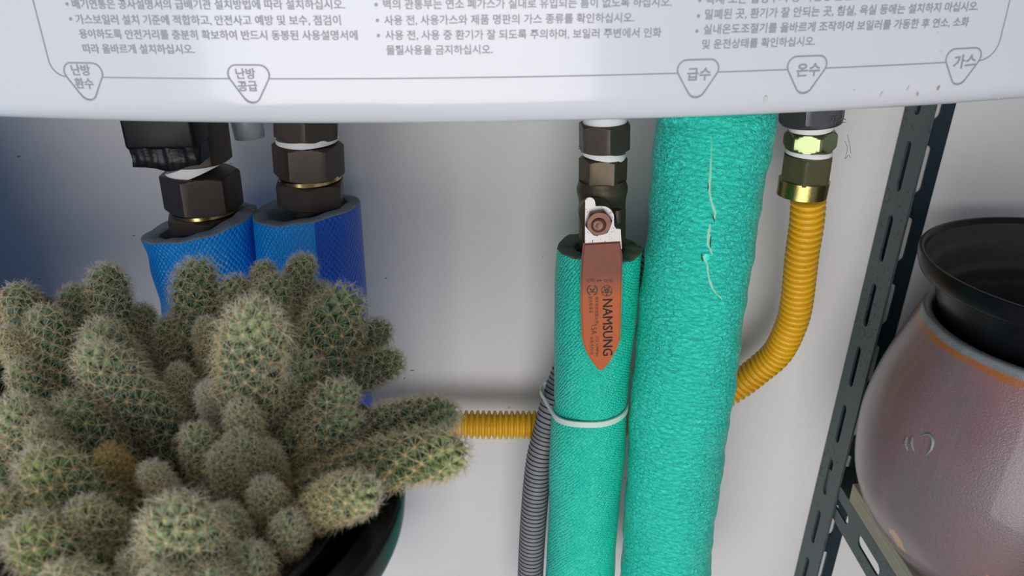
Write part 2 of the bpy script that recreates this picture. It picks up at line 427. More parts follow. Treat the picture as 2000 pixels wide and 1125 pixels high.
# ================================================================== STRUCTURE
YW_ = .548
wall = box('wall_back', -1.6, 1.6, YW_, YW_+.12, 0, 2.6, m_wall); tag(wall, kind='structure')
fl = box('floor', -1.6, 1.6, -2.2, YW_+.12, -.08, 0, m_floor); tag(fl, kind='structure')

# ================================================================== BOILER
BX = .285
def bowY(x): return .32+.52*x*x
ZB = H-.0745
boiler = empty('boiler', (0, .49, ZB), 'white wall-hung gas boiler with grey Korean instructions printed along its lower front', 'boiler')
def panel_mesh():
    xs = np.linspace(-BX, BX, 97); V = []; F = []
    rr = .009
    prof = [(0, .60), (0, .3), (0, .12), (0, .06), (0, .03)]          # (back offset, height above ZB)
    prof += [(rr*(1-math.cos(t))*1.0, rr*(1-math.sin(t))*1.6) for t in np.linspace(0, math.pi/2, 10)]
    prof += [(.02, 0), (.021, .0012), (.021, .012), (.021, .6)]
    np_ = len(prof)
    edge = .012
    for x in xs:
        d = BX-abs(x); e = 0 if d > edge else edge-math.sqrt(max(0, edge**2-(edge-d)**2))
        for b, h_ in prof: V.append((x, bowY(x)+b+e, ZB+h_))
    for i in range(len(xs)-1):
        for j in range(np_-1):
            F.append((i*np_+j, i*np_+j+1, (i+1)*np_+j+1, (i+1)*np_+j))
    F.append(tuple(range(np_))); F.append(tuple((len(xs)-1)*np_+j for j in range(np_))[::-1])
    return V, F
V, F = panel_mesh(); pn = mk('front_panel', V, F, m_case); adopt(pn, boiler); sharp(pn, 40)
# body behind the bowed panel
xs = np.linspace(-BX+.004, BX-.004, 41)
V = [(x, bowY(x)+.0215, z_) for x in xs for z_ in (ZB+.010, ZB+.60)]; nb = len(V)
V += [(x, .494, z_) for x in xs for z_ in (ZB+.010, ZB+.60)]; F = []
for i in range(len(xs)-1):
    a = 2*i; F += [(a, a+2, a+3, a+1), (nb+a, nb+a+1, nb+a+3, nb+a+2), (a, nb+a, nb+a+2, a+2), (a+1, a+3, nb+a+3, nb+a+1)]
F += [(0, 1, nb+1, nb), (2*len(xs)-2, nb+2*len(xs)-2, nb+2*len(xs)-1, 2*len(xs)-1)]
bd = mk('casing_body', V, F, m_under, smooth=False); adopt(bd, boiler)

def panel_hit(px, py):
    v = ray(px, py); Y = .32
    for _ in range(12): p = v*Y/v[1]; Y = bowY(p[0])
    p = v*Y/v[1]; return (p[0], p[2]+H)
def onpanel(x, z_, off=.00022): return (x, bowY(x)-off, z_)
def panel_text(s, p0, p1, px_h=None, bold=.012, name='printed_text', asp=1.0):
    V, F = text2d(s, bold); a = panel_hit(*p0); b = panel_hit(*p1)
    x0 = min(v[0] for v in V); x1 = max(v[0] for v in V)
    L = math.hypot(b[0]-a[0], b[1]-a[1]); sc = L/(x1-x0); ux, uz = (b[0]-a[0])/L, (b[1]-a[1])/L
    sv = sc if px_h is None else px_h*dep(p0[0], p0[1], .33)/.80
    if px_h is None: sv = sc*asp
    W_ = []
    for vx, vy in V:
        u = (vx-x0)*sc; w = (vy+.07)*sv
        W_.append(onpanel(a[0]+ux*u-uz*w, a[1]+uz*u+ux*w))
    o = mk(name, W_, F, m_ink, None, False); return adopt(o, boiler)
def dot(px, py, r):
    x, z_ = panel_hit(px, py); o = mk('printed_bullet', [onpanel(x+r*math.cos(k*math.pi/6), z_+r*math.sin(k*math.pi/6)) for k in range(12)], [tuple(range(12))], m_ink, None, False); adopt(o, boiler)
for s_, a_, b_, bl in LN:
    panel_text(s_, a_, b_)
    if bl: dot(*bl, .00065)
for s_, a_, b_ in [("난방", (142, 147), (178.5, 147.5)), ("환수", (149, 172.5), (184.5, 173)), ("난방", (462, 154), (500, 154)), ("공급", (466, 178), (504, 178)),
                   ("급수", (1341, 157.5), (1387, 156)), ("온수", (1554, 150), (1600, 147.5)), ("가스", (1860, 135), (1904, 130))]:
    panel_text(s_, a_, b_, bold=.02)
# border line and the five rounded triangles
zl = panel_hit(900, 152)[1]; xl = panel_hit(80, 60)[0]; xr = panel_hit(1960, 50)[0]
def ribbon(pts, w, name, closed=False):
    P = [np.array(p) for p in pts]; n_ = len(P); V = []; F = []
    for i in range(n_):
        a = P[(i-1) % n_] if closed or i else P[0]; b = P[(i+1) % n_] if closed or i < n_-1 else P[-1]
        t = (b-a)/max(1e-9, np.linalg.norm(b-a)); q = np.array([-t[1], t[0]])*w/2
        V += [onpanel(*(P[i]+q)), onpanel(*(P[i]-q))]
    for i in range(n_ if closed else n_-1):
        j = (i+1) % n_; F.append((2*i, 2*i+1, 2*j+1, 2*j))
    return adopt(mk(name, V, F, m_ink, None, False), boiler)
tris = []
for (px_, py_) in [(158, 123), (482.5, 127), (1365, 116.5), (1579, 109.5), (1886, 94.5)]:
    cx, cz = panel_hit(px_, py_); s_ = .0235; hgt = s_*.80; rr = .0038
    A_ = [np.array([cx-s_/2, cz]), np.array([cx+s_/2, cz]), np.array([cx, cz-hgt])]
    loop = []
    for i in range(3):
        p = A_[i]; q = A_[i-1]; r_ = A_[(i+1) % 3]
        u1 = (q-p)/np.linalg.norm(q-p); u2 = (r_-p)/np.linalg.norm(r_-p)
        th = math.acos(float(u1@u2))/2; t_ = rr/math.tan(th); c_ = p+(u1+u2)/np.linalg.norm(u1+u2)*rr/math.sin(th)
        s1 = p+u1*t_-c_; s2 = p+u2*t_-c_; a1 = math.atan2(s1[1], s1[0]); a2 = math.atan2(s2[1], s2[0])
        dd = (a2-a1+math.pi) % (2*math.pi)-math.pi
        loop += [c_+rr*np.array([math.cos(a1+dd*k/8), math.sin(a1+dd*k/8)]) for k in range(9)]
    ribbon(loop, .00062, 'printed_triangle', True)
    fr = (cz-zl)/hgt; hw = s_/2*(1-fr)+.0002; tris.append((cx-hw, cx+hw))
def seg(x0, x1): ribbon([(x, zl) for x in np.linspace(x0, x1, max(3, int((x1-x0)/.01)))], .00045, 'printed_line')
rc = .009
rcl = min(rc, tris[0][0]-xl+.0004)
ribbon([(xl, ZB+.59), (xl, zl+rcl)]+[(xl+rcl-rcl*math.cos(t), zl+rcl-rcl*math.sin(t)) for t in np.linspace(0, math.pi/2, 8)], .00045, 'printed_line')
rc = min(rc, xr-tris[4][1]+.0004)
for i in range(4): seg(tris[i][1], tris[i+1][0])
ribbon([(xr, ZB+.59), (xr, zl+rc)]+[(xr-rc+rc*math.cos(t), zl+rc-rc*math.sin(t)) for t in np.linspace(0, math.pi/2, 8)], .00045, 'printed_line')
# brown drip marks on the enamel
m_drip = mat('brown_drip', (.36, .26, .18), .5)
m_drip2 = mat('faint_drip', (.62, .58, .52), .5)
for px_, py_, w_, l_, an, mm in [(1833, 172, 2.0, 8, 25, m_drip), (1792, 184, 1.6, 6, 20, m_drip), (1838, 101, 3.0, 5, 0, m_drip2), (1722, 185, 1.2, 9, 20, m_drip2), (1495, 195, 2.5, 14, 0, m_drip2),
                                  (1774, 172, 1.5, 7, 25, m_drip2), (1950, 192, 1.5, 3, 0, m_drip2), (1832, 64, 1.2, 6, 0, m_drip2), (1853, 145, 1.5, 8, 5, m_drip2), (1669, 176, 1.5, 4, 60, m_drip2)]:
    x, z_ = panel_hit(px_, py_); k_ = .33/1500
    P_ = []
    for t in range(14):
        a = 2*math.pi*t/14; u = math.cos(a)*w_*k_*(1+.25*math.sin(3*a+px_)); v = math.sin(a)*l_*k_*.6*(1+.2*math.cos(2*a+py_))
        ca, sa = math.cos(R(-an)), math.sin(R(-an)); P_.append(onpanel(x+u*ca-v*sa, z_+u*sa+v*ca, .0001))
    adopt(mk('drip_mark', P_, [tuple(range(14))], mm, None, False), boiler)
# ================================================================== pipe helpers
def cen(px, py, Y, r):              # centre of a ring whose front point is seen at (px,py)
    p = pix(px, py, Y-r); return Vector((p.x, Y, p.z))
def rpx(w, px, py, Y): return w/2*dep(px, py, Y)
def sleeve(name, A, B, ro, ri, m, mcut, parent, segs=96, depth=.05, wob=None, n=60, flare=None, split=None, bulge=None):
    """insulation sleeve from top A down to B with a hollow cut top"""
    d, x, y, L = frame(A, B); V = []; F = []; U = []; MI = []
    rows = []
    for i in range(n+1):
        s = L*(i/n)**1.15; r = ro(s) if callable(ro) else ro; rows.append((s, r, 1))
    inner = [(0.0, ri, 0), (depth, ri*.97, 0)]
    allr = [(depth, ri*.97), (0.0006, ri)]+[(0.0, ri+.0012)]+[(0, (ro(0) if callable(ro) else ro)-.0012)]+[(s+.0008 if k == 0 else s, r) for k, (s, r, _) in enumerate(rows)]
    nr = len(allr); ncut = 4
    for i, (s, r) in enumerate(allr):
        for k in range(segs):
            a = math.pi/2+2*math.pi*k/segs; rr = r
            if i >= 3 and bulge: rr = r+bulge(a, s)
            lift = wob(a) if (wob and i < 5) else (wob(a)*max(0, 1-s/.06) if wob else 0)
            V.append(A+d*(s-lift)+(x*math.cos(a)+y*math.sin(a))*rr)
    r0 = allr[5][1]
    for i in range(nr-1):
        for k in range(segs):
            k2 = (k+1) % segs; F.append((i*segs+k, i*segs+k2, (i+1)*segs+k2, (i+1)*segs+k))
            u0, u1 = k*2*math.pi/segs*r0, (k+1)*2*math.pi/segs*r0; s0, s1 = allr[i][0], allr[i+1][0]
            U.append([(u0, s0), (u1, s0), (u1, s1), (u0, s1)])
            ang = math.pi/2+2*math.pi*(k+.5)/segs
            MI.append(1 if i < ncut else (2 if (split and split(ang)) else 0))
    o = mk(name, V, F, [m, mcut, m_blued], None, True, U, MI); adopt(o, parent)
    bm = bmesh.new(); bm.from_mesh(o.data); bmesh.ops.recalc_face_normals(bm, faces=bm.faces[:]); bm.to_mesh(o.data); bm.free()
    return o
def ring(name, A, B, r0, r1, m, parent, segs=48, bulge=0.0):
    d, x, y, L = frame(A, B)
    n_ = 6; prof = [(0, 0)]+[(r0+(r1-r0)*i/n_+bulge*math.sin(math.pi*i/n_), L*i/n_) for i in range(n_+1)]+[(0, L)]
    o = lathe(name, A, prof, m, None, segs, d); sharp(o, 50); return adopt(o, parent)
def fit(name, px0, py0, px1, py1, w, Y, m, parent, rot=None, kind='hex', **kw):
    """nut/ring between two front-centre pixels with visible width w"""
    wr = w if isinstance(w, tuple) else (w, w)
    r0 = rpx(wr[0], px0, py0, Y); r1 = rpx(wr[1], px1, py1, Y)
    A, B = cen(px0, py0, Y, r0*.95), cen(px1, py1, Y, r1*.95)
    if kind == 'hex':
        o = hexnut(name, A, B, r0, m, None, rot or 0, **kw); return adopt(o, parent)
    return ring(name, A, B, r0, r1, m, parent, **kw)
def tape(w, Y, up_, dn_, parent, m=None, name='thread_tape', bulge=.0005):
    """ring filling exactly the gap between the nut above (px, py, width of its lower end) and the nut below"""
    A = cen(up_[0], up_[1], Y, rpx(up_[2], up_[0], up_[1], Y)*.95); B = cen(dn_[0], dn_[1], Y, rpx(dn_[2], dn_[0], dn_[1], Y)*.95)
    r_ = rpx(w, dn_[0], dn_[1], Y); return ring(name, A, B, r_, r_, m or m_ptfe, parent, bulge=bulge)
# local x=+X, and angle: frame d points down, y = d x x -> (0,0,-1)x(1,0,0) = (0,-1,0): toward camera is +90 deg
FACE = R(90-30)      # a flat faces the camera
EDGE = R(90)         # a corner faces the camera

# ================================================================== LEFT BLUE PIPE
bl1 = empty('insulated_pipe', pix(400, 1125, .46), 'blue-sleeved heating pipe on the left, below the black knob behind the cactus', 'pipe')
A = pix(392, 432, .46); A.y = .46; B = pix(470, 1180, .46)
def r1(s): return .0352-.0055*min(1, s/.05)**1.2-(.002*math.exp(-((s-.012)/.01)**2))
sleeve('insulation_sleeve', A, B, r1, .0247, m_blue, m_cutb, bl1, wob=lambda a: .0007*math.sin(a*3+1)+.0004*math.sin(a*11)+.0088*math.cos(a), bulge=lambda a, s: .0007*math.sin(a*3+s*60))
fit('hex_nut', 338, 238, 352, 334, (150, 150), .46, m_bronze, bl1, rot=FACE-R(15))
tape(118, .46, (352, 334, 150), (364, 355, 150), bl1)
fit('hex_nut', 364, 355, 375, 430, 150, .46, m_bronze, bl1, rot=FACE-R(21))
tape(126, .46, (375, 430, 150), (376, 437, 152), bl1, m_brass, 'brass_ring', 0)
fit('hex_nut', 376, 437, 382, 479, 152, .46, m_bronze, bl1, rot=EDGE-R(16))
ring('pipe_core', cen(384, 470, .46, .02), B+Vector((0, 0, .001)), .0125, .0125, m_iron, bl1)
# black knob with hollow underside in front of the first nut
kb = empty('valve_knob', pix(310, 330, .425), 'black plastic square valve knob with ribbed edge hanging below the boiler at left', 'knob')
p0 = pix(238, 250, .415); p1 = pix(378, 250, .415); zb = pix(300, 292, .415).z; zlow = pix(300, 326, .418).z
box('knob_body', p0.x, p1.x, .413, .438, zb, ZB+.02, m_blackpl, kb, .0022)
V_ = []
n_ = 40; Fq = []
for i in range(n_+1):
    t = i/n_; x_ = p0.x+.0015+(p1.x-p0.x-.003)*t
    arch = .0045*math.exp(-((t-.5)/.16)**2); low = zlow-.0025*math.exp(-((t-.55)/.2)**2)+.003*max(0, t-.75)
    rib = .0006*math.sin(t*17+1)+.0003*math.sin(t*41)
    for (yy, zz) in ((.4132, zb+.004+arch), (.4140+rib, zb-.001+arch), (.4152+rib, (zb+low)/2), (.4138+rib*.4, low+.001), (.418, low), (.436, low), (.436, zb+.004)):
        V_.append((x_, yy, zz))
for i in range(n_):
    for j in range(6): Fq.append((i*7+j, i*7+j+1, (i+1)*7+j+1, (i+1)*7+j))
Fq += [tuple(range(7))[::-1], tuple(n_*7+j for j in range(7))]
sk = mk('knob_skirt', V_, Fq, m_blackrough); adopt(sk, kb)
# ================================================================== RIGHT BLUE PIPE
bl2 = empty('insulated_pipe', pix(620, 1125, .46), 'blue two-tone sleeved heating pipe right of the other, nearer the bare wall', 'pipe')
A = pix(601, 404, .46); B = pix(665, 1180, .46)
sleeve('insulation_sleeve', A, B, lambda s: .0325+.0012*min(1, s/.06), .0240, m_blue, m_cutb, bl2, wob=lambda a: .0008*math.sin(a*2)+.0004*math.sin(a*9)+.0036*math.cos(a-.2),
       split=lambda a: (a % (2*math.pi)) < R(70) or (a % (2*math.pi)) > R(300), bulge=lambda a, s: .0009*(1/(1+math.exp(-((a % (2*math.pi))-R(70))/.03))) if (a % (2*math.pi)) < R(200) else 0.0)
fit('hex_nut', 583, 236, 584, 282, 138, .46, m_bronze, bl2, rot=EDGE-R(9))
tape(117, .46, (584, 282, 138), (586, 295, 139), bl2)
fit('hex_nut', 586, 295, 590, 362, 139, .46, m_bronze, bl2, rot=FACE-R(9))
tape(119, .46, (590, 362, 139), (591, 370, 140), bl2, m_brass, 'brass_ring', 0)
fit('hex_nut', 591, 370, 594, 419, 140, .46, m_bronze, bl2, rot=EDGE-R(6))
ring('pipe_core', cen(595, 412, .46, .02), B+Vector((0, 0, .001)), .0125, .0125, m_iron, bl2)
# blue edge at left, a guessed drum added to shade and tint the wall
dp = [(0, 0), (.128, 0), (.134, .004), (.137, .02), (.137, .30), (.1395, .305), (.1395, .315), (.137, .32), (.137, .72), (.1395, .725), (.1395, .735), (.137, .74), (.137, 1.24), (.133, 1.262), (.11, 1.272), (.05, 1.275), (0, 1.275)]
m_drum = mat('blue_polythene', (.02, .34, .90), .4)
dr = lathe('shading_drum', Vector((-.446, .385, 0)), dp, m_drum, None, 96); tag(dr, 'blue rounded edge at the far left, filled out as a guessed plastic drum that shades the wall', 'drum')
# drain tube
dt = tube_path([cen(470, 225, .49, .01), cen(473, 245, .49, .01), cen(479, 276, .49, .01)], [.0098, .0098, .0094], 40, True, name='drain_tube', m=m_tube)
tag(dt, 'milky pale blue plastic drain tube end between the two dark pipe fittings at left', 'tube')

# ================================================================== LARGE GREEN PIPE
GY = .452
gl = empty('insulated_pipe', pix(1296, 1125, GY), 'thick wrinkled green insulated pipe with a pale vertical tear near its top', 'pipe')
def spline(pts, n):
    P = [Vector(p) for p in pts]; P = [P[0]*2-P[1]]+P+[P[-1]*2-P[-2]]; out = []
    for i in range(1, len(P)-2):
        for k in range(n):
            t = k/n; a, b, c_, d_ = P[i-1:i+3]
            out.append(.5*((2*b)+(c_-a)*t+(2*a-5*b+4*c_-d_)*t*t+(3*b-a-3*c_+d_)*t**3))
    out.append(P[-2]); return out
pts = spline([pix(1399, 205, GY), pix(1395, 260, GY), pix(1372, 430, GY), pix(1346, 640, GY), pix(1320, 880, GY), pix(1297, 1125, GY), pix(1290, 1240, GY)], 24)
rnd = random.Random(4)
ph = [rnd.uniform(0, 6) for _ in range(8)]
def rg(i, a, s):
    return .0343+.0006*math.sin(2*a+s*30+ph[0])+.0005*math.sin(3*a-s*70+ph[1])+.0004*math.sin(s*190+2*a+ph[2])+.00025*math.sin(s*400+4*a+ph[3])
glo = tube_path(pts, rg, 128, True, name='insulation_sleeve', m=m_green2); bvh = BVHTree.FromPolygons([v.co.copy() for v in glo.data.vertices], [tuple(p.vertices) for p in glo.data.polygons])
adopt(glo, gl)
m_tear = mat('pale_torn_foam', (.34, .66, .48), .8); m_dark = mat('dark_crack', (.03, .08, .04), .9)
def surf(px, py, off):
    v = Vector(ray(px, py)).normalized(); h_ = bvh.ray_cast(Vector((0, 0, H)), v)
    return h_[0]-v*off
def strip(name, P_, m, parent, off=.0003):
    V = []; F = []; fine = []
    for i in range(len(P_)-1):
        for k in range(5):
            t = k/5; fine.append([P_[i][j]*(1-t)+P_[i+1][j]*t for j in range(3)])
    fine.append(list(P_[-1]))
    for i, (a, b, w) in enumerate(fine):
        w *= rnd.uniform(.7, 1.25); a += rnd.uniform(-.5, .5)
        V += [surf(a-w/2, b, -.0001), surf(a, b, off*2), surf(a+w/2, b, -.0001)]
    for i in range(len(fine)-1):
        for j in (0, 1): F.append((3*i+j, 3*i+j+1, 3*i+j+4, 3*i+j+3))
    o = mk(name, V, F, m); return adopt(o, parent)
t1 = strip('tear', [(1389, 262, .8), (1389, 300, 2), (1388, 335, 5), (1385, 370, 5), (1390, 395, 6), (1397, 415, 6), (1396, 428, 3)], m_tear, gl); tag(t1, 'pale torn seam line')
t2 = strip('tear', [(1387, 437, 5), (1384, 455, 7), (1383, 478, 7), (1388, 486, 6), (1391, 497, 4)], m_tear, gl); tag(t2, 'pale torn seam line')
t3 = strip('tear', [(1374, 500, 9), (1381, 515, 4), (1384, 540, 4.5), (1390, 560, 5), (1398, 573, 4), (1407, 579, 4), (1411, 586, 3)], m_tear, gl); tag(t3, 'pale torn seam line')
tag(strip('crack', [(1383, 358, 1), (1384, 366, 2.5), (1383, 372, 1)], m_dark, gl, .0004), 'short dark crack')
tag(strip('crack', [(1390, 418, 1), (1394, 427, 3), (1396, 434, 1)], m_dark, gl, .0005), 'short dark crack')
tag(strip('crack', [(1389, 462, 1), (1387, 475, 3), (1388, 486, 1)], m_dark, gl, .0006), 'short dark crack')
tag(strip('crack', [(1370, 496, 2), (1371, 505, 4), (1373, 511, 2)], m_dark, gl, .0007), 'short dark crack')
def blob(name, px, py, w, h_, m, parent, off=.0008):
    c_ = surf(px, py, off); V = [c_]+[surf(px+w/2*math.cos(a), py+h_/2*math.sin(a), -.0001) for a in [2*math.pi*k/16 for k in range(16)]]
    return adopt(mk(name, V, [(0, 1+k, 1+(k+1) % 16) for k in range(16)], m), parent)
blob('foam_flap', 1379, 503, 16, 15, m_green2, gl)

# ================================================================== SMALL GREEN PIPE
SY = .462
gs = empty('insulated_pipe', pix(1136, 1125, SY), 'slimmer green insulated pipe under the ball valve with an orange lever hanging over it', 'pipe')
A = pix(1170, 482, SY); B = pix(1128, 1200, SY)
zt = pix(1150, 830, SY-.027).z
def rs(s):
    z_ = A.z+(B.z-A.z)*s/(A-B).length
    return .0272-.0014*math.exp(-((z_-zt)/.004)**2)-.0006*math.exp(-((z_-zt)/.02)**2)+.0004*math.sin(s*45)
sleeve('insulation_sleeve', A, B, rs, .0160, m_green, m_cutg, gs, n=140, depth=.012, wob=lambda a: .0010*math.sin(a*3+1)+.0006*math.sin(7*a)+.0004*math.sin(13*a), bulge=lambda a, s: .00035*math.sin(2*a+s*50)+.0002*math.sin(5*a-s*110))
adopt(lathe('foam_filling', A, [(.0148, -.006), (.0160, -.0015), (.0160, -.02), (.0148, -.02)], m_cutg, None, 48), gs)
# ball valve
bv = empty('ball_valve', pix(1185, 500, SY), 'dark bronze ball valve with white-taped threads and a printed orange lever handle', 'valve')
fit('thread_tape', 1187, 222, 1187, 254, (82, 84), SY, m_ptfe, bv, kind='ring', bulge=.0006)
fit('hex_nut', 1187, 250, 1187, 306, 106, SY, m_bronze, bv, rot=EDGE-R(4))
tape(84, SY, (1187, 306, 106), (1184, 318, 96), bv)
fit('valve_collar', 1184, 318, 1183, 368, 96, SY, m_bronze2, bv, rot=FACE+R(9), cham=.05)
# body lathe
yy = [(364, 90), (372, 94), (378, 99), (388, 99), (396, 94), (410, 90), (440, 91), (480, 90), (520, 88)]
cs = [(cen(1182, y_, SY, .015), rpx(w_, 1182, y_, SY)) for y_, w_ in yy]
A_ = cs[0][0]; d_ = (cs[-1][0]-A_); Ld = d_.length; d_.normalize()
prof = [(0, 0)]+[(r_, (c_-A_).dot(d_)) for c_, r_ in cs]+[(0, Ld)]
vb = lathe('valve_body', A_, prof, m_bronze2, None, 48, d_); sharp(vb, 50); adopt(vb, bv)
# lever: plate plane through pivot, slightly leaning
LY = SY-.032
pc = pix(1168, 432, LY)
u_ = Vector((1, 0, 0)); tip = pix(1173, 722, LY-.002); top = pix(1178, 388, LY)
v_ = (top-tip); v_ = (v_-u_*v_.dot(u_)*0).normalized(); u_ = (u_-v_*u_.dot(v_)).normalized(); w_ = u_.cross(v_)    # w toward camera?
if w_.y > 0: w_ = -w_
Ol = tip
def lpx(px, py):                       # pixel -> lever-plane coordinates
    o_ = Vector((0, 0, H)); r_ = Vector(ray(px, py)); t_ = (Ol-o_).dot(w_)/r_.dot(w_); q = o_+r_*t_-Ol; return (q.dot(u_), q.dot(v_))
Mlev = Matrix((( u_.x, w_.x, v_.x, Ol.x), (u_.y, w_.y, v_.y, Ol.y), (u_.z, w_.z, v_.z, Ol.z), (0, 0, 0, 1)))
# stem from body to the plate
sA = Vector((pc.x, SY-.012, pc.z)); sB = Vector((pc.x, pc.y, pc.z))
st = lathe('valve_stem', sA, [(0, 0), (.010, 0), (.010, .006), (.0065, .0085), (.0065, (sB-sA).length-.0002), (0, (sB-sA).length)], m_bronze2, None, 32, sB-sA); sharp(st, 40); adopt(st, bv)
lv = bpy.data.objects.new('lever_handle', None)
def lev_slab(name, outer_px, holes_px, th, off, m, par, bend=0):
    out = [lpx(*p) for p in outer_px]; hl = [[lpx(*p) for p in h_] for h_ in holes_px]
    o = extrude_outline(name, out, hl, th, m, lambda a, b, c_: Vector((a, off+c_, b)))
    o.matrix_world = Mlev; o.parent = par; o.matrix_parent_inverse = Matrix.Translation(-par.location); return o
def arc(cx, cy, r, a0, a1, n_=10): return [(cx+r*math.cos(R(a0+(a1-a0)*k/n_)), cy+r*math.sin(R(a0+(a1-a0)*k/n_))) for k in range(n_+1)]
plate = [(1142, 485), (1143, 392)]+arc(1152, 395, 10, 190, 350)+[(1163, 402), (1175, 402)]+arc(1176, 425, 23, -80, 0)+[(1199, 440), (1203, 446), (1212, 447), (1214, 485)]
pl = lev_slab('lever_plate', plate, [], .0016, -.0008, m_plate, bv)
bm = bmesh.new(); bm.from_mesh(pl.data); bm.to_mesh(pl.data); bm.free()
stp = fit('stop_tab', 1206, 412, 1207, 436, 17, SY-.022, m_bronze, bv, kind='ring')
hand = [(1139, 474), (1211, 470), (1215, 500), (1214, 560), (1211, 662), (1203, 683), (1190, 706), (1179, 719), (1173, 722), (1167, 719), (1155, 704), (1143, 682), (1136.5, 662), (1134, 600), (1134, 540), (1136, 500)]
lev = lev_slab('lever_grip', hand, [], .0036, -.0018, m_lever, bv)
bm = bmesh.new(); bm.from_mesh(lev.data)
bmesh.ops.remove_doubles(bm, verts=bm.verts, dist=1e-7)
ed = [e for e in bm.edges if len(e.link_faces) == 2 and e.calc_face_angle() > 1.0 and abs((e.verts[0].co-e.verts[1].co).y) < 1e-5]
bmesh.ops.bevel(bm, geom=ed, offset=.0009, segments=3, affect='EDGES'); bm.to_mesh(lev.data); bm.free()
lev.data.polygons.foreach_set('use_smooth', [True]*len(lev.data.polygons)); sharp(lev, 40)
tag(lev, 'orange vinyl lever grip fading to brown, printed in black')
# orientation of w: camera side is +w or -w ?
CAMW = 1.0 if (Vector((0, 0, H))-Ol).dot(w_) > 0 else -1.0
def nutlev(name, px, py, r, th, m, off, sides=6, rot=0.2, hole=0):
    a, b = lpx(px, py); c0 = Mlev @ Vector((a, CAMW*off, b)); c1 = Mlev @ Vector((a, CAMW*(off+th), b))
    o = hexnut(name, c0, c1, r, m, None, rot, cham=.12, sides=sides); return adopt(o, bv)
nutlev('lever_nut', 1168, 432, .0082, .0045, m_rustnut, .0008)
a, b = lpx(1167, 434); c0 = Mlev @ Vector((a, CAMW*.005, b)); c1 = Mlev @ Vector((a, CAMW*.0068, b))
o = lathe('stem_end', c0, [(0, 0), (.0045, 0), (.0045, .0006), (.0038, .0016), (.0018, .0018), (0, .0010)], m_rustnut, None, 32, c1-c0); adopt(o, bv)
def lev_text(s, p0, p1, hpx, bold=.0, tall=.73):
    """baseline from p0 to p1 (pixels), glyph height hpx"""
    V, F = text2d(s, bold); a = Vector(lpx(*p0)); b = Vector(lpx(*p1)); x0 = min(v[0] for v in V); x1 = max(v[0] for v in V)
    L = (b-a).length; sc = L/(x1-x0); t = (b-a)/L; nrm = Vector((-t.y, t.x)); hh = hpx*dep(1170, 620, LY)
    y0 = min(v[1] for v in V); y1 = max(v[1] for v in V)
    W_ = []
    for vx, vy in V:
        q = a+t*((vx-x0)*sc)+nrm*((vy-y0)/(y1-y0)*hh); W_.append((q.x, CAMW*.00192, q.y))
    o = mk('lever_print', W_, F, m_black_ink, lev, False); return o
for t_ in LEV: lev_text(*t_)
for dx_ in (.8, 1.5):
    lev_text('NAMSUNG', (1176+dx_*.5, 582+dx_*.5), (1176.5+dx_*.5, 692+dx_*.5), 19, 0.0)
def lev_poly(loops, name='lever_print'):
    V = []; F = []
    for lp in loops:
        st_ = len(V); V += [(lpx(*p)[0], CAMW*.00192, lpx(*p)[1]) for p in lp]; F.append(tuple(range(st_, len(V))))
    return mk(name, V, F, m_black_ink, lev, False)
lev_poly([[(1164, 545.5), (1168, 543), (1168, 544.8), (1171, 544.8), (1171, 543), (1175, 545.5), (1171, 548), (1171, 546.2), (1168, 546.2), (1168, 548)]])
def ringpx(cx, cy, r, w, a0=0, a1=360, n_=30):
    L = []
    for k in range(n_):
        q0, q1 = R(a0+(a1-a0)*k/n_), R(a0+(a1-a0)*(k+1)/n_)
        L.append([(cx+r*math.cos(q0), cy+r*math.sin(q0)), (cx+r*math.cos(q1), cy+r*math.sin(q1)), (cx+(r-w)*math.cos(q1), cy+(r-w)*math.sin(q1)), (cx+(r-w)*math.cos(q0), cy+(r-w)*math.sin(q0))])
    return L
def stroke(a, b, w):
    dx, dy = b[0]-a[0], b[1]-a[1]; l = math.hypot(dx, dy); nx, ny = -dy/l*w/2, dx/l*w/2
    return [(a[0]+nx, a[1]+ny), (b[0]+nx, b[1]+ny), (b[0]-nx, b[1]-ny), (a[0]-nx, a[1]-ny)]
star = [(1184.3+10*math.cos(R(18+144*k)), 565.5+10*math.sin(R(18+144*k))) for k in range(6)]
lev_poly(ringpx(1184.3, 565.5, 11, 1.2)+[stroke(star[k], star[k+1], 1.2) for k in range(5)]+ringpx(1184.3, 565.5, 3.2, 2))
lev_poly(ringpx(1156, 564.5, 10.8, 2.4, 110, 255, 14)+ringpx(1156, 564.5, 10.8, 2.4, -70, 75, 14)+[stroke((1150.5, 568), (1162, 568), 1.8), stroke((1156, 567), (1151, 560), 1.8), stroke((1157, 567), (1161.5, 560), 1.8), stroke((1152, 563), (1160, 563), 1.4)])

# ================================================================== GAS HOSE
QY = .482
gh = empty('gas_hose', pix(1580, 395, QY), 'yellow corrugated gas hose curving from the olive brass union behind the green pipes', 'gas hose')
fit('threaded_casting', 1612, 205, 1609, 255, 132, QY, m_iron, gh, rot=EDGE+R(29), cham=.12)
tape(82, QY, (1609, 255, 132), (1603, 266, 102), gh)
ag = tag(fit('hex_nut', 1603, 266, 1599, 304, 102, QY, m_irid, gh, rot=FACE+R(27), cham=.12), 'iridescent zinc-plated hexagon nut')
tape(86, QY, (1599, 304, 102), (1597, 314, 102), gh)
fit('union_nut', 1597, 314, 1589, 369, 102, QY, m_olive, gh, rot=EDGE+R(21), cham=.03)
fit('brass_collar', 1588, 364, 1582, 395, (96, 94), QY, m_bcollar, gh, kind='ring')
m_emb = mat('embossed_grey', (.13, .13, .14), .45, .5)
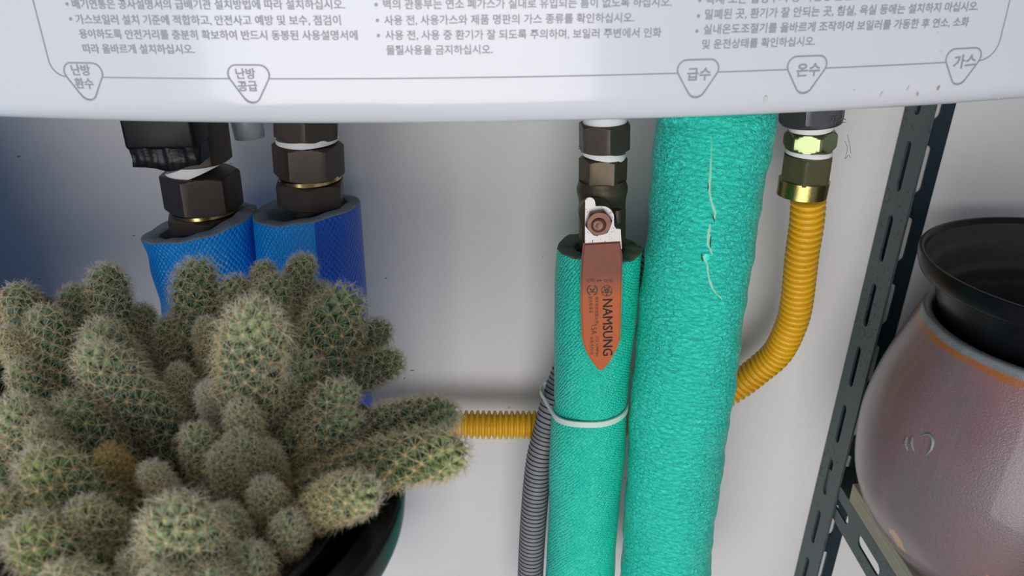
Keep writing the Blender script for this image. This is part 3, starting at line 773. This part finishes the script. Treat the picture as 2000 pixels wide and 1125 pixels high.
# embossed lettering on the casting
V, F = text2d('가스', .0); x0 = min(v[0] for v in V); x1 = max(v[0] for v in V)
rC = rpx(132, 1612, 240, QY); cc_ = cen(1612, 240, QY, rC*.95)
ta, tb = pix(1618, 243, QY-rC*.93), pix(1651, 240, QY-rC*.80); tv = tb-ta; sc = tv.length/(x1-x0); tvn = tv.normalized()
emb = mk('embossed_letters', [ta+tvn*((vx-x0)*sc)+Vector((0, -.0006, vy*sc*.9)) for vx, vy in V], F, m_emb, None, False); adopt(emb, gh)
path_px = [(1579, 388, .482), (1575, 440, .484), (1566, 500, .487), (1555, 597, .493), (1541, 645, .497), (1517, 690, .503), (1479, 724, .508), (1431, 760, .512), (1370, 793, .5125), (1290, 815, .5125), (1190, 826, .5125), (1050, 830, .5125), (890, 829, .5125), (760, 827, .5125), (600, 825, .5125), (450, 840, .5125), (345, 905, .5125), (320, 1050, .5125)]
cp = [pix(*p) for p in path_px]; cp += [Vector((cp[-1].x-.002, .5125, H-.62)), Vector((cp[-1].x, .5125, .012))]
cp = spline(cp, 40)
def resample(P_, step):
    out = [P_[0]]; acc = 0; prev = P_[0]
    for p in P_[1:]:
        seg_ = (p-prev).length
        while acc+seg_ >= step:
            t = (step-acc)/seg_; prev = prev.lerp(p, t); out.append(prev.copy()); seg_ = (p-prev).length; acc = 0
        acc += seg_; prev = p
    return out
PIT = .0046; cpr = resample(cp, PIT/8)
def corr(i, a, s):
    return .0114-.0034*(abs(math.cos(math.pi*(i % 8)/8))**5)
tube_y = tube_path(cpr, corr, 40, True, name='corrugated_tube', m=m_yellow); adopt(tube_y, gh)

# ================================================================== GREY CONDUIT
cpx = [(1390, 200, .53), (1380, 330, .53), (1345, 430, .53), (1260, 520, .525), (1170, 610, .512), (1120, 690, .503), (1094, 755, .496), (1076, 810, .490), (1066, 850, .4875), (1053, 905, .484), (1043, 1000, .479), (1036, 1125, .474), (1034, 1260, .470)]
# runs up behind the sleeve, then over to the back of the thick pipe
cg = resample(spline([pix(*p) for p in cpx], 30), .0036/8)
def cr_(i, a, s):
    return .0086 if i % 8 == 1 else .0104+.0002*math.sin((i % 8)*.8)
cdo = tube_path(cg, cr_, 32, True, name='conduit', m=[m_cond, m_groove], mi_fn=lambda i, a: 1 if (i % 8) in (0, 1) else 0)
tag(cdo, 'grey corrugated flexible conduit strapped beside the slimmer green pipe', 'conduit')

# ================================================================== ZIP TIE (around sleeve and conduit)
cS = Vector((A.x+(B.x-A.x)*((A.z-zt)/(A.z-B.z)), SY, zt))
k_ = min(cg, key=lambda p: abs(p.z-zt+.018))
from math import atan2
P2 = []
for (c_, r_, zz) in ((cS, .0262, 0.0), (Vector((k_.x, k_.y, zt)), .0108, .0)):
    for t in range(72): P2.append((c_.x+r_*math.cos(2*math.pi*t/72), c_.y+r_*math.sin(2*math.pi*t/72)))
P2 = sorted(set(P2))
def cross(o, a, b): return (a[0]-o[0])*(b[1]-o[1])-(a[1]-o[1])*(b[0]-o[0])
lo = []
for p in P2:
    while len(lo) >= 2 and cross(lo[-2], lo[-1], p) <= 0: lo.pop()
    lo.append(p)
hi = []
for p in reversed(P2):
    while len(hi) >= 2 and cross(hi[-2], hi[-1], p) <= 0: hi.pop()
    hi.append(p)
hull = lo[:-1]+hi[:-1]
V = []; F = []; nh = len(hull); hc = np.mean(hull, axis=0)
for (x_, y_) in hull:
    dx, dy = x_-hc[0], y_-hc[1]; l = math.hypot(dx, dy); dx /= l; dy /= l
    tilt = -9.0*min(0, x_-cS.x)**2
    for (o_, zz) in ((.0002, -.0023), (.0013, -.0021), (.0013, .0021), (.0002, .0023)): V.append((x_+dx*o_, y_+dy*o_, zt+tilt+zz))
for i in range(nh):
    for j in range(4): F.append((4*i+j, 4*((i+1) % nh)+j, 4*((i+1) % nh)+(j+1) % 4, 4*i+(j+1) % 4))
tie = mk('cable_tie', V, F, m_tie); sharp(tie, 40); tag(tie, 'milky white nylon cable tie cinched round the slimmer green pipe and grey conduit', 'cable tie')
p_ = pix(1066, 752, .50); tt = box('tie_tail', p_.x-.0016, p_.x+.0010, .499, .505, p_.z-.0025, p_.z+.0025, m_tie, None, .0005); tag(tt, kind=None); tt.parent = tie
p_ = (hull[0][0]+.001, hull[0][1])

# ================================================================== SLOTTED ANGLE RACK
PX, PY = .281, .5465
def slotted_flange(name, L0, L1, width, slots, mapf, m, parent, th=.0018):
    o = extrude_outline(name, [(0, L0), (width, L0), (width, L1), (0, L1)], slots, th, m, mapf); o.data.materials[0] = m
    if parent: adopt(o, parent)
    return o
rack = empty('shelf_rack', (PX, PY, 0), 'grey-green slotted angle steel rack with worn rusty upright against the wall', 'shelf rack')
zc = H-.157
ks = range(-12, 19)
def lean(v): return (v-(H-.47))*.033
def upright(x0, y0, sx_, sy_):
    """L-angle; corner at x0,y0; flanges run along sx_*x (40 mm) and sy_*y (50 mm)"""
    e = bpy.data.objects.new('upright', None)
    slL = [slot(.0165, zc-k*.0555, .0072, .037) for k in ks if 0.03 < zc-k*.0555 < 2.0]
    slR = [slot(.0200, zc-.0075-k*.0555, .0085, .037) for k in ks if 0.03 < zc-.0075-k*.0555 < 2.0]
    a = slotted_flange('upright_flange', 0, 2.05, .0365, slL, lambda u, v, w: Vector((x0+lean(v)+sx_*w, y0+sy_*u, v)), m_rack, rack)
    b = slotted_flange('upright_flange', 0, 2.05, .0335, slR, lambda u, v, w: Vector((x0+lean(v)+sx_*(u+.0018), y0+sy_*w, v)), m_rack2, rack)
    return a, b
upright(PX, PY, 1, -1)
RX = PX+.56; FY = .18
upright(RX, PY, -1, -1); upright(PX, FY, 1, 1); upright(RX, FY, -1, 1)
rz1 = H-.4275; rz0 = H-.463
sl = [[(y_, z__) for (z__, y_) in slot((rz0+rz1)/2, FY+.045+k*.056, .0105, .038)] for k in range(0, 7) if FY+.045+k*.056 < PY-.035]
for (xx, sgn) in ((PX+.0022, 1), (RX-.0022, -1)):
    sd = extrude_outline('side_rail', [(FY+.003, rz0), (PY-.012, rz0), (PY-.012, rz1), (FY+.003, rz1)], sl, .0018, m_rack, lambda u, v, w: Vector((xx+sgn*w, u, v))); adopt(sd, rack)
    xa, xb = sorted((xx+sgn*.0018, xx+sgn*.030)); box('rail_ledge', xa, xb, FY+.003, PY-.012, rz1-.0018, rz1, m_rack, rack)
box('back_rail', PX+.03, RX-.03, PY-.006, PY-.004, rz0, rz1, m_rack, rack)
bp = pix(1608, 980, .5); rb = ray(1608, 980); tb_ = PX/rb[0]; bp = Vector((PX, rb[1]*tb_, rb[2]*tb_+H))
bo = lathe('bolt_head', bp, [(0, .0005), (.0062, 0), (.0062, -.0012), (.0050, -.0030), (.0025, -.0038), (0, -.004)], m_zinc, None, 32, Vector((1, 0, 0))); adopt(bo, rack)
rb = ray(1636, 964.5); tb_ = (PX)/rb[0]
board = box('shelf_board', PX-.0005+.0025, RX-.003, FY+.003, PY-.055, rz1, rz1+.0175, m_wood, None, .0008); tag(board, 'pale plywood shelf board lying on the rack rails under the glazed pot', 'shelf board')

# ================================================================== GLAZED POT + BLACK LINER
GC = Vector((.3545, .4228, rz1+.0178)); zr = GC.z
top_ = (H-.2305)-GC.z
prof = [(0, 0), (.066, 0), (.072, .002), (.080, .010), (.0915, .027), (.0985, .045), (.1012, .064), (.1020, .085), (.1000, .105), (.0950, .128), (.0888, .148), (.0842, top_-.017), (.0818, top_-.010), (.0798, top_-.004), (.0785, top_-.0008), (.0758, top_), (.0728, top_-.0012), (.0712, top_-.006), (.0705, top_-.02), (.078, top_-.06), (.082, .06), (.06, .01), (0, .009)]
def smoothprof(p, k=5):
    out = []
    for i in range(len(p)-1):
        for j in range(k):
            t = j/k; a = p[max(i-1, 0)]; b = p[i]; c_ = p[i+1]; d_ = p[min(i+2, len(p)-1)]
            f_ = lambda q: .5*((2*b[q])+(c_[q]-a[q])*t+(2*a[q]-5*b[q]+4*c_[q]-d_[q])*t*t+(3*b[q]-a[q]-3*c_[q]+d_[q])*t**3)
            out.append((max(0, f_(0)), f_(1)))
    out.append(p[-1]); return out
gp = lathe('flower_pot', GC, smoothprof(prof), m_glaze, None, 128); tag(gp, 'mauve-grey glazed ceramic pot with orange rim line on the shelf board', 'flower pot')
# recalculated glaze heights need the lip height
for nd in m_glaze.node_tree.nodes:
    pass
# pressed swirl mark on the pot
gp.data.update(); gb = BVHTree.FromPolygons([v.co+GC for v in gp.data.vertices], [tuple(p.vertices) for p in gp.data.polygons])
def gsurf(px, py, off):
    v = Vector(ray(px, py)).normalized(); h_ = gb.ray_cast(Vector((0, 0, H)), v); return h_[0]-v*off
def gridge(pts_, w, name):
    c_ = spline([gsurf(a, b, 0) for a, b in pts_], 8)
    n_ = len(c_); o = tube_path(c_, [w*max(.15, math.sin(math.pi*(i+.5)/n_)) for i in range(n_)], 10, True, name=name, m=m_glaze); return o
for pp in ([(1772, 850), (1769, 866), (1773, 880)], [(1783, 850), (1781, 866), (1786, 882)], [(1800, 850), (1814, 848), (1822, 860), (1818, 878), (1805, 892)]):
    o = gridge(pp, .0013, 'pressed_mark'); o.parent = gp; o.location = o.location-GC
BC = Vector((.3545, .4228, H-.19))
pr = [(0, -.2102), (.050, -.2102), (.0540, -.200), (.0655, -.060), (.0692, -.041), (.0730, -.030), (.0775, -.018), (.0800, -.0135), (.0845, -.0125), (.0862, -.0120), (.0885, -.0060), (.0888, -.001), (.0882, .0003), (.0868, .0006), (.0855, 0), (.0838, -.003), (.0800, -.0115), (.0765, -.016), (.0715, -.029), (.0690, -.0305), (.0675, -.040), (.0640, -.060), (.0520, -.198), (.0490, -.206), (0, -.206)]
bpot = lathe('nursery_pot', BC, smoothprof(pr, 3), [m_blackpl, m_dusty], None, 128, mi=[0 if i < 45 else 1 for i in range(len(smoothprof(pr, 3))-1)]); sharp(bpot, 55)
tag(bpot, 'empty black plastic nursery pot nested in the mouth of the glazed pot', 'plant pot')

# ================================================================== CACTUS POTS
def stand(loc, ztop, r_, label):
    e = empty('plant_stand', (loc[0], loc[1], 0), label, 'stand')
    adopt(lathe('stand_top', Vector((loc[0], loc[1], ztop-.012)), [(0, 0), (r_-.002, 0), (r_, .002), (r_, .010), (r_-.002, .012), (0, .012)], m_blackpl, None, 64), e)
    for k in range(3):
        a = 2*math.pi*k/3+.5
        t_ = tube_path([Vector((loc[0]+r_*.7*math.cos(a), loc[1]+r_*.7*math.sin(a), ztop-.0125)), Vector((loc[0]+r_*1.1*math.cos(a), loc[1]+r_*1.1*math.sin(a), .004))], [.006, .006], 16, True, name='leg', m=m_blackpl); adopt(t_, e)
    return e
CP = Vector((-.1255, .2295, H-.19))
pc_ = empty('potted_cactus', (CP.x, CP.y, CP.z-.135), 'clumping spiny cactus with many finger-like stems in a double black pot', 'cactus')
pr = [(0, -.135), (.058, -.135), (.061, -.132), (.0790, -.022), (.0800, -.018), (.0855, -.016), (.0872, -.012), (.0880, -.003), (.0872, -.0003), (.0855, .0006), (.0800, .0004), (.0782, -.001), (.0772, -.004), (.0740, -.030), (.0590, -.120), (0, -.128)]
adopt(lathe('outer_pot', CP, smoothprof(pr, 3), m_blackpl, None, 128), pc_)
IC = CP+Vector((-.007, .0, -.004))
pr = [(0, -.125), (.050, -.125), (.0675, -.012), (.0688, -.010), (.0725, -.009), (.0735, -.002), (.0722, .0002), (.0700, .0002), (.0685, -.003), (.0660, -.02), (.058, -.022)]
adopt(lathe('inner_pot', IC, smoothprof(pr, 3), m_blackrough, None, 96), pc_)
ZS = CP.z-.006
# soil
V = []; F = []; NR, NA = 26, 72; rs_ = random.Random(3)
V.append((IC.x, IC.y, ZS))
for i in range(1, NR+1):
    for k in range(NA):
        a = 2*math.pi*k/NA; r_ = .0665*i/NR; V.append((IC.x+r_*math.cos(a), IC.y+r_*math.sin(a), ZS-.002+rs_.uniform(-.0016, .0016)))
for k in range(NA): F.append((0, 1+k, 1+(k+1) % NA))
for i in range(NR-1):
    for k in range(NA): F.append((1+i*NA+k, 1+(i+1)*NA+k, 1+(i+1)*NA+(k+1) % NA, 1+i*NA+(k+1) % NA))
so = mk('soil', V, F, m_soil, None, False); so['kind'] = 'stuff'; adopt(so, pc_)
tag(stand((CP.x, CP.y), CP.z-.1352, .075, 'small round black plant stand carrying the potted cactus'))if False else stand((CP.x, CP.y), CP.z-.1352, .075, 'small round black plant stand carrying the potted cactus')
P2c = Vector((-.2645, .334, H-.1725))
pr = [(0, -.08), (.031, -.08), (.0400, -.014), (.0435, -.012), (.0450, -.009), (.0456, -.002), (.0448, .0005), (.0428, .0005), (.0410, -.003), (.0385, -.018), (.029, -.072), (0, -.075)]
bp2 = lathe('plant_pot', P2c, smoothprof(pr, 3), m_blackpl, None, 96); tag(bp2, 'small round black pot rim peeking out behind the cactus at the left edge', 'plant pot')
stand((P2c.x, P2c.y), P2c.z-.0802, .036, 'slender black plant stand under the small black pot at far left')

# ---- stems:  (tip px, tip py, tip Y, base px, base Y, width px, style)
ST = [
 (32, 572, .335, 60, .290, 74, 0), (84, 612, .310, 110, .275, 78, 0), (142, 572, .340, 165, .295, 66, 0), (206, 530, .345, 225, .300, 74, 0),
 (277, 605, .335, 290, .295, 46, 0), (330, 625, .320, 335, .290, 58, 0), (385, 520, .345, 382, .300, 88, 0), (403, 628, .310, 405, .285, 46, 0),
 (463, 548, .340, 455, .300, 62, 0), (540, 548, .335, 535, .295, 74, 0), (598, 506, .352, 520, .300, 56, 0), (518, 520, .350, 515, .300, 44, 0), (632, 560, .345, 600, .300, 48, 0),
 (678, 578, .325, 620, .280, 108, 1), (752, 642, .335, 640, .300, 62, 0), (778, 706, .312, 640, .290, 66, 0), (615, 640, .320, 580, .285, 84, 1),
 (888, 812, .258, 600, .265, 76, 1), (905, 888, .228, 545, .235, 104, 2), (722, 965, .203, 540, .222, 92, 2),
 (500, 608, .262, 440, .262, 128, 3), (682, 762, .262, 560, .262, 86, 1), (600, 700, .290, 540, .275, 90, 1), (552, 730, .275, 500, .262, 70, 1),
 (188, 640, .292, 260, .280, 92, 3), (172, 690, .268, 330, .262, 98, 3), (275, 760, .275, 330, .265, 80, 1),
 (122, 785, .255, 200, .240, 88, 1), (18, 785, .245, 20, .235, 84, 3), (12, 648, .300, 25, .280, 44, 0), (40, 715, .285, 60, .27, 70, 0),
 (205, 880, .228, 215, .225, 50, 4), (290, 915, .222, 290, .220, 48, 0), (378, 838, .240, 370, .232, 72, 1), (404, 755, .262, 405, .258, 40, 5), (345, 720, .285, 350, .27, 46, 0),
 (430, 880, .228, 420, .225, 62, 1), (462, 850, .235, 455, .228, 66, 1), (470, 790, .245, 450, .24, 62, 1), (510, 945, .218, 490, .215, 62, 1), (565, 1018, .205, 520, .208, 74, 1),
 (325, 1008, .185, 320, .195, 146, 3), (430, 1000, .205, 400, .205, 70, 1), (60, 900, .222, 190, .212, 118, 2), (40, 1040, .192, 120, .190, 130, 2), (250, 1090, .185, 240, .188, 70, 1),
 (480, 1085, .190, 440, .192, 84, 1), (150, 990, .200, 170, .2, 84, 2), (300, 1130, .170, 290, .175, 80, 1), (400, 1135, .175, 380, .178, 90, 1), (100, 1130, .172, 130, .175, 100, 3),
 (590, 820, .262, 520, .25, 74, 1), (640, 850, .255, 540, .245, 66, 1), (700, 820, .255, 570, .25, 84, 1), (515, 870, .24, 500, .232, 52, 1), (545, 640, .315, 520, .285, 66, 0), (610, 915, .246, 560, .236, 30, 5),
 (-30, 860, .24, -20, .23, 90, 3), (-20, 980, .21, 20, .205, 90, 2), (560, 590, .33, 540, .29, 52, 0), (455, 640, .315, 440, .28, 60, 0), (70, 830, .24, 100, .23, 60, 1), (250, 690, .30, 262, .28, 60, 0),
]
GA = math.pi*(3-math.sqrt(5))
def build_stem(idx, tx, ty, tY, bx, bY, w, style):
    rng = np.random.default_rng(100+idx)
    T = pix(tx, ty, tY); R0 = rpx(w, tx, ty, tY)*.86
    # base on the soil plane beneath pixel column bx at distance bY
    vx = ray(bx, 700); bxx = vx[0]*bY/vx[1]
    B = Vector((bxx, bY, ZS-.003))
    dc = Vector((B.x-IC.x, B.y-IC.y)); lim = .060
    if dc.length > lim: dc = dc*(lim/dc.length); B.x = IC.x+dc.x; B.y = IC.y+dc.y
    T = T-(T-B).normalized()*0.0
    L0 = (T-B).length
    C = B.lerp(T, .5)+Vector((0, 0, (.22 if style == 0 else (.14 if style in (1, 3) else .10))*(L0*.5)))
    if math.hypot(T.x-CP.x, T.y-CP.y) > .070: C.z = max(C.z, CP.z+R0*1.3+.006)
    n_ = 40; t = np.linspace(0, 1, n_)[:, None]
    Bn, Cn, Tn = np.array(B), np.array(C), np.array(T)
    P = (1-t)**2*Bn+2*t*(1-t)*Cn+t*t*Tn
    ds = np.r_[0, np.cumsum(np.linalg.norm(np.diff(P, axis=0), axis=1))]; L = ds[-1]
    def axis(s):
        s = np.clip(s, 0, L); p = np.stack([np.interp(s, ds, P[:, i]) for i in range(3)], -1)
        q = np.stack([np.interp(np.minimum(s+.001, L), ds, P[:, i])-np.interp(np.maximum(s-.001, 0), ds, P[:, i]) for i in range(3)], -1)
        return p, q/np.linalg.norm(q, axis=-1, keepdims=True)
    capL = min(R0*1.25, L*.8)
    def rad(s):
        u = np.clip((L-s)/capL, 0, 1); r = np.sqrt(np.clip(1-(1-u)**2, 0, 1)); b = np.clip(s/(L*.6+1e-9), 0, 1)
        return R0*r*(.78+.22*b)
    ref = np.array([1., .2, .1])
    def fr(d):
        x = np.cross(d, ref); x /= np.linalg.norm(x, axis=-1, keepdims=True); return x, np.cross(d, x)
    # core
    ss = np.r_[np.linspace(0, L-capL, 10), L-capL*(1-np.sin(np.linspace(0, math.pi/2, 9)[1:]))]; sg = 20
    p, d = axis(ss); x, y = fr(d); rr = rad(ss)*.72; rr[-1] = 1e-5
    a = np.linspace(0, 2*math.pi, sg, endpoint=False)
    CV = (p[:, None]+(x[:, None]*np.cos(a)[None, :, None]+y[:, None]*np.sin(a)[None, :, None])*rr[:, None, None]).reshape(-1, 3)
    CF = np.array([(i*sg+k, i*sg+(k+1) % sg, (i+1)*sg+(k+1) % sg, (i+1)*sg+k) for i in range(len(ss)-1) for k in range(sg)])
    # tubercles: spiral from tip to base
    sp_ = R0*.56 if R0 > .009 else R0*.62
    tub = []; s_cur = 0.0; k = 0; dist = 0
    # cumulative area from tip
    sgr = np.linspace(0, L, 400); ar = np.r_[0, np.cumsum((2*math.pi*np.maximum(rad(L-sgr), R0*.12))[:-1]*np.diff(sgr)*1.08)]
    cell = sp_**2*np.interp(sgr, [0, capL], [.40, .88])
    cnt = np.r_[0, np.cumsum(np.diff(ar)/cell[:-1])]; Nt = int(cnt[-1])
    sk_ = np.interp(np.arange(Nt)+.5, cnt, sgr); ang = np.arange(Nt)*GA+idx
    s_ = L-sk_; p, d = axis(s_); x, y = fr(d)
    rad_dir = x*np.cos(ang)[:, None]+y*np.sin(ang)[:, None]
    r = rad(s_)
    u = np.clip(sk_/capL, 0, 1); nd = rad_dir*np.sqrt(1-(1-u)**2)[:, None]+d*((1-u)*1.0+.28)[:, None]; nd /= np.linalg.norm(nd, axis=1, keepdims=True)
    fsz = np.interp(sk_, [0, capL*.3, capL], [.45, .75, 1.0])
    base_c = p+rad_dir*(r*.62)[:, None]
    th = R0*.50*fsz; tr = sp_*.55*fsz
    # cone rings
    rings_ = [(0, 1.0), (.45, .86), (.8, .55), (1.0, .22)]; sgt = 7
    at = np.linspace(0, 2*math.pi, sgt, endpoint=False)
    tx_, ty_ = fr(nd)
    TV = []
    for (hh, kr) in rings_:
        TV.append(base_c[:, None]+nd[:, None]*(th*hh)[:, None, None]+(tx_[:, None]*np.cos(at)[None, :, None]+ty_[:, None]*np.sin(at)[None, :, None])*(tr*kr)[:, None, None])
    TV = np.stack(TV, 1)      # Nt, rings, sgt, 3
    m_ = len(rings_)*sgt; TVf = TV.reshape(-1, 3)
    loc = []
    for i in range(len(rings_)-1):
        for k in range(sgt): loc.append((i*sgt+k, i*sgt+(k+1) % sgt, (i+1)*sgt+(k+1) % sgt, (i+1)*sgt+k))
    loc = np.array(loc); TF = (loc[None]+(np.arange(Nt)*m_)[:, None, None]).reshape(-1, 4)+len(CV)
    top = np.array([(len(rings_)-1)*sgt+k for k in range(sgt)])
    V_ = np.r_[CV, TVf]
    # colours
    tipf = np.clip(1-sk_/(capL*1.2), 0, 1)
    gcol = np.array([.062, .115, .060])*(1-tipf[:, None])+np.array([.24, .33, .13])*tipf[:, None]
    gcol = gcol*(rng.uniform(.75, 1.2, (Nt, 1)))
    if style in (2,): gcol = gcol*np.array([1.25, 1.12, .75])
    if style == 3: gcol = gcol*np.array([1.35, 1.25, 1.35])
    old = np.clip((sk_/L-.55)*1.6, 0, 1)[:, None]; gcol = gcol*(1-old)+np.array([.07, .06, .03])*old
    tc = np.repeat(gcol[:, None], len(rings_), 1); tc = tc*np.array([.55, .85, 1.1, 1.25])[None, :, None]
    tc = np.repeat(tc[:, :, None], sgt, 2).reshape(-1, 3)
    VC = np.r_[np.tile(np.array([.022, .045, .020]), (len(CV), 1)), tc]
    quads = np.r_[CF, TF]; ng = (top[None]+(np.arange(Nt)*m_)[:, None])+len(CV)
    me = bpy.data.meshes.new('stem'); nq = len(quads)
    me.vertices.add(len(V_)); me.loops.add(nq*4+Nt*sgt); me.polygons.add(nq+Nt)
    org = Bn
    me.vertices.foreach_set('co', (V_-org).astype(np.float32).ravel())
    me.loops.foreach_set('vertex_index', np.r_[quads.ravel(), ng.ravel()].astype(np.int32))
    me.polygons.foreach_set('loop_start', np.r_[np.arange(nq)*4, nq*4+np.arange(Nt)*sgt].astype(np.int32))
    me.polygons.foreach_set('use_smooth', [True]*(nq+Nt)); me.update(); me.validate()
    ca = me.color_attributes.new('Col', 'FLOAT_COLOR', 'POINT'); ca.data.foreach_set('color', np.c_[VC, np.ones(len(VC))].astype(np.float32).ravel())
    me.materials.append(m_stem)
    so_ = bpy.data.objects.new('stem', me); COL.objects.link(so_); so_.location = Vector(org)-pc_.location; so_.parent = pc_
    # spines
    nper = 15 if style not in (4, 5) else 15
    tipp = base_c+nd*(th*1.0)[:, None]
    M = Nt*nper
    al = rng.uniform(R(48), R(86), (Nt, nper)); 
    al = al*np.interp(sk_, [0, capL*.5], [.62, 1.0])[:, None]
    ph_ = np.linspace(0, 2*math.pi, nper, endpoint=False)[None]+rng.uniform(0, .5, (Nt, nper))
    dirs = nd[:, None]*np.cos(al)[..., None]+(tx_[:, None]*np.cos(ph_)[..., None]+ty_[:, None]*np.sin(ph_)[..., None])*np.sin(al)[..., None]
    Ls = rng.uniform(.0048, .0092, (Nt, nper))*np.clip(R0/.009, .7, 1.25)*np.interp(sk_, [0, capL*.6], [.75, 1.0])[:, None]
    if style == 4: Ls *= .8
    if style == 3: Ls *= 1.15
    b0 = np.repeat(tipp[:, None], nper, 1).reshape(-1, 3); dv = dirs.reshape(-1, 3); Lf = Ls.reshape(-1, 1)
    sx_, sy_ = fr(dv); rb_ = .000058
    # slightly bent needle: base triangle, mid triangle, tip
    bend = rng.normal(0, .06, (M, 3))*Lf-nd.repeat(nper, 0)*Lf*.10
    SV = []
    for j in range(3):
        a = 2*math.pi*j/3; SV.append(b0+(sx_*math.cos(a)+sy_*math.sin(a))*rb_*1.5)
    for j in range(3):
        a = 2*math.pi*j/3; SV.append(b0+dv*Lf*.5-bend*.5+(sx_*math.cos(a)+sy_*math.sin(a))*rb_)
    SV.append(b0+dv*Lf+bend)
    SV = np.stack(SV, 1).reshape(-1, 3)
    q4 = np.array([(0, 1, 4, 3), (1, 2, 5, 4), (2, 0, 3, 5)]); q3 = np.array([(3, 4, 6), (4, 5, 6), (5, 3, 6)])
    o7 = (np.arange(M)*7)[:, None, None]; Q = (q4[None]+o7).reshape(-1, 4); T3 = (q3[None]+o7).reshape(-1, 3)
    # areoles: tiny felt octahedra
    ra = tr*.30; ax_ = np.stack([tipp+tx_*ra[:, None], tipp+ty_*ra[:, None], tipp-tx_*ra[:, None], tipp-ty_*ra[:, None], tipp+nd*(ra*.8)[:, None]], 1).reshape(-1, 3)
    o5 = (np.arange(Nt)*5)[:, None, None]+len(SV); A3 = (np.array([(0, 1, 4), (1, 2, 4), (2, 3, 4), (3, 0, 4)])[None]+o5).reshape(-1, 3)
    AV = np.r_[SV, ax_]; T3 = np.r_[T3, A3]
    white = np.array([.82, .78, .56]); tan = np.array([.70, .57, .27]); rust = np.array([.42, .24, .10])
    w1 = rng.uniform(0, 1, (M, 1)); tf = np.repeat(np.clip(1-sk_/(capL*1.1), 0, 1), nper)[:, None]; of = np.repeat(np.clip((sk_/L-.35)*1.8, 0, 1), nper)[:, None]
    cs_ = tan*(1-w1)+white*w1; cs_ = cs_*(1-tf*.7)+np.array([.80, .80, .70])*tf*.7; cs_ = cs_*(1-of*.75)+(rust*.6+tan*.4)*of*.75
    if style == 3: cs_ = cs_*.45+np.array([.90, .84, .58])*.55
    if style == 4: cs_ = np.tile(np.array([.62, .42, .13]), (M, 1))*rng.uniform(.8, 1.15, (M, 1))
    if style == 5: cs_ = cs_*.4+np.array([.78, .78, .72])*.6
    cv = np.repeat(cs_[:, None], 7, 1); cv[:, :3] = cv[:, :3]*.35+np.array([.60, .36, .12])*.65
    ac = np.repeat((np.array([.58, .40, .17])*(1-tipf[:, None])+np.array([.75, .74, .55])*tipf[:, None]), 5, 0)
    cv = np.r_[cv.reshape(-1, 3), ac]
    ms = bpy.data.meshes.new('spines'); nQ, nT = len(Q), len(T3)
    ms.vertices.add(len(AV)); ms.loops.add(nQ*4+nT*3); ms.polygons.add(nQ+nT)
    ms.vertices.foreach_set('co', (AV-org).astype(np.float32).ravel())
    ms.loops.foreach_set('vertex_index', np.r_[Q.ravel(), T3.ravel()].astype(np.int32))
    ms.polygons.foreach_set('loop_start', np.r_[np.arange(nQ)*4, nQ*4+np.arange(nT)*3].astype(np.int32))
    ms.polygons.foreach_set('use_smooth', [True]*(nQ+nT)); ms.update()
    ca = ms.color_attributes.new('Col', 'FLOAT_COLOR', 'POINT'); ca.data.foreach_set('color', np.c_[cv, np.ones(len(cv))].astype(np.float32).ravel())
    ms.materials.append(m_spine)
    o2 = bpy.data.objects.new('spines', ms); COL.objects.link(o2); o2.parent = so_; o2['kind'] = 'stuff'
    return so_, Nt, M
tot = [0, 0]
for i_, a_ in enumerate(ST):
    o_, nt, mm_ = build_stem(i_, *a_); tot[0] += nt; tot[1] += mm_
    if a_[6] == 4: o_['label'] = 'small young yellow-spined stem'
    if a_[6] == 2: o_['label'] = 'thick reclining green stem'
print('tubercles', tot)

# loose tape threads and hairs near the fittings
def hair(pts_, r_, m, parent, name='loose_thread'):
    o = tube_path(spline([pix(*p) for p in pts_], 5), [r_]*(5*(len(pts_)-1)+1), 6, True, name=name, m=m); return adopt(o, parent)
hair([(1139, 302, .45), (1132, 290, .45), (1131, 285, .452), (1136, 289, .453), (1129, 292, .455)], .00012, m_bristle, bv)
hair([(1650, 275, .475), (1655, 290, .474), (1651, 310, .475), (1657, 303, .476), (1662, 308, .476)], .00011, m_bristle, gh)
hair([(1655, 262, .475), (1660, 285, .474), (1662, 300, .475)], .00010, m_bristle, gh)
hair([(425, 318, .455), (433, 314, .455), (437, 312, .456)], .00012, m_bristle, bl1)
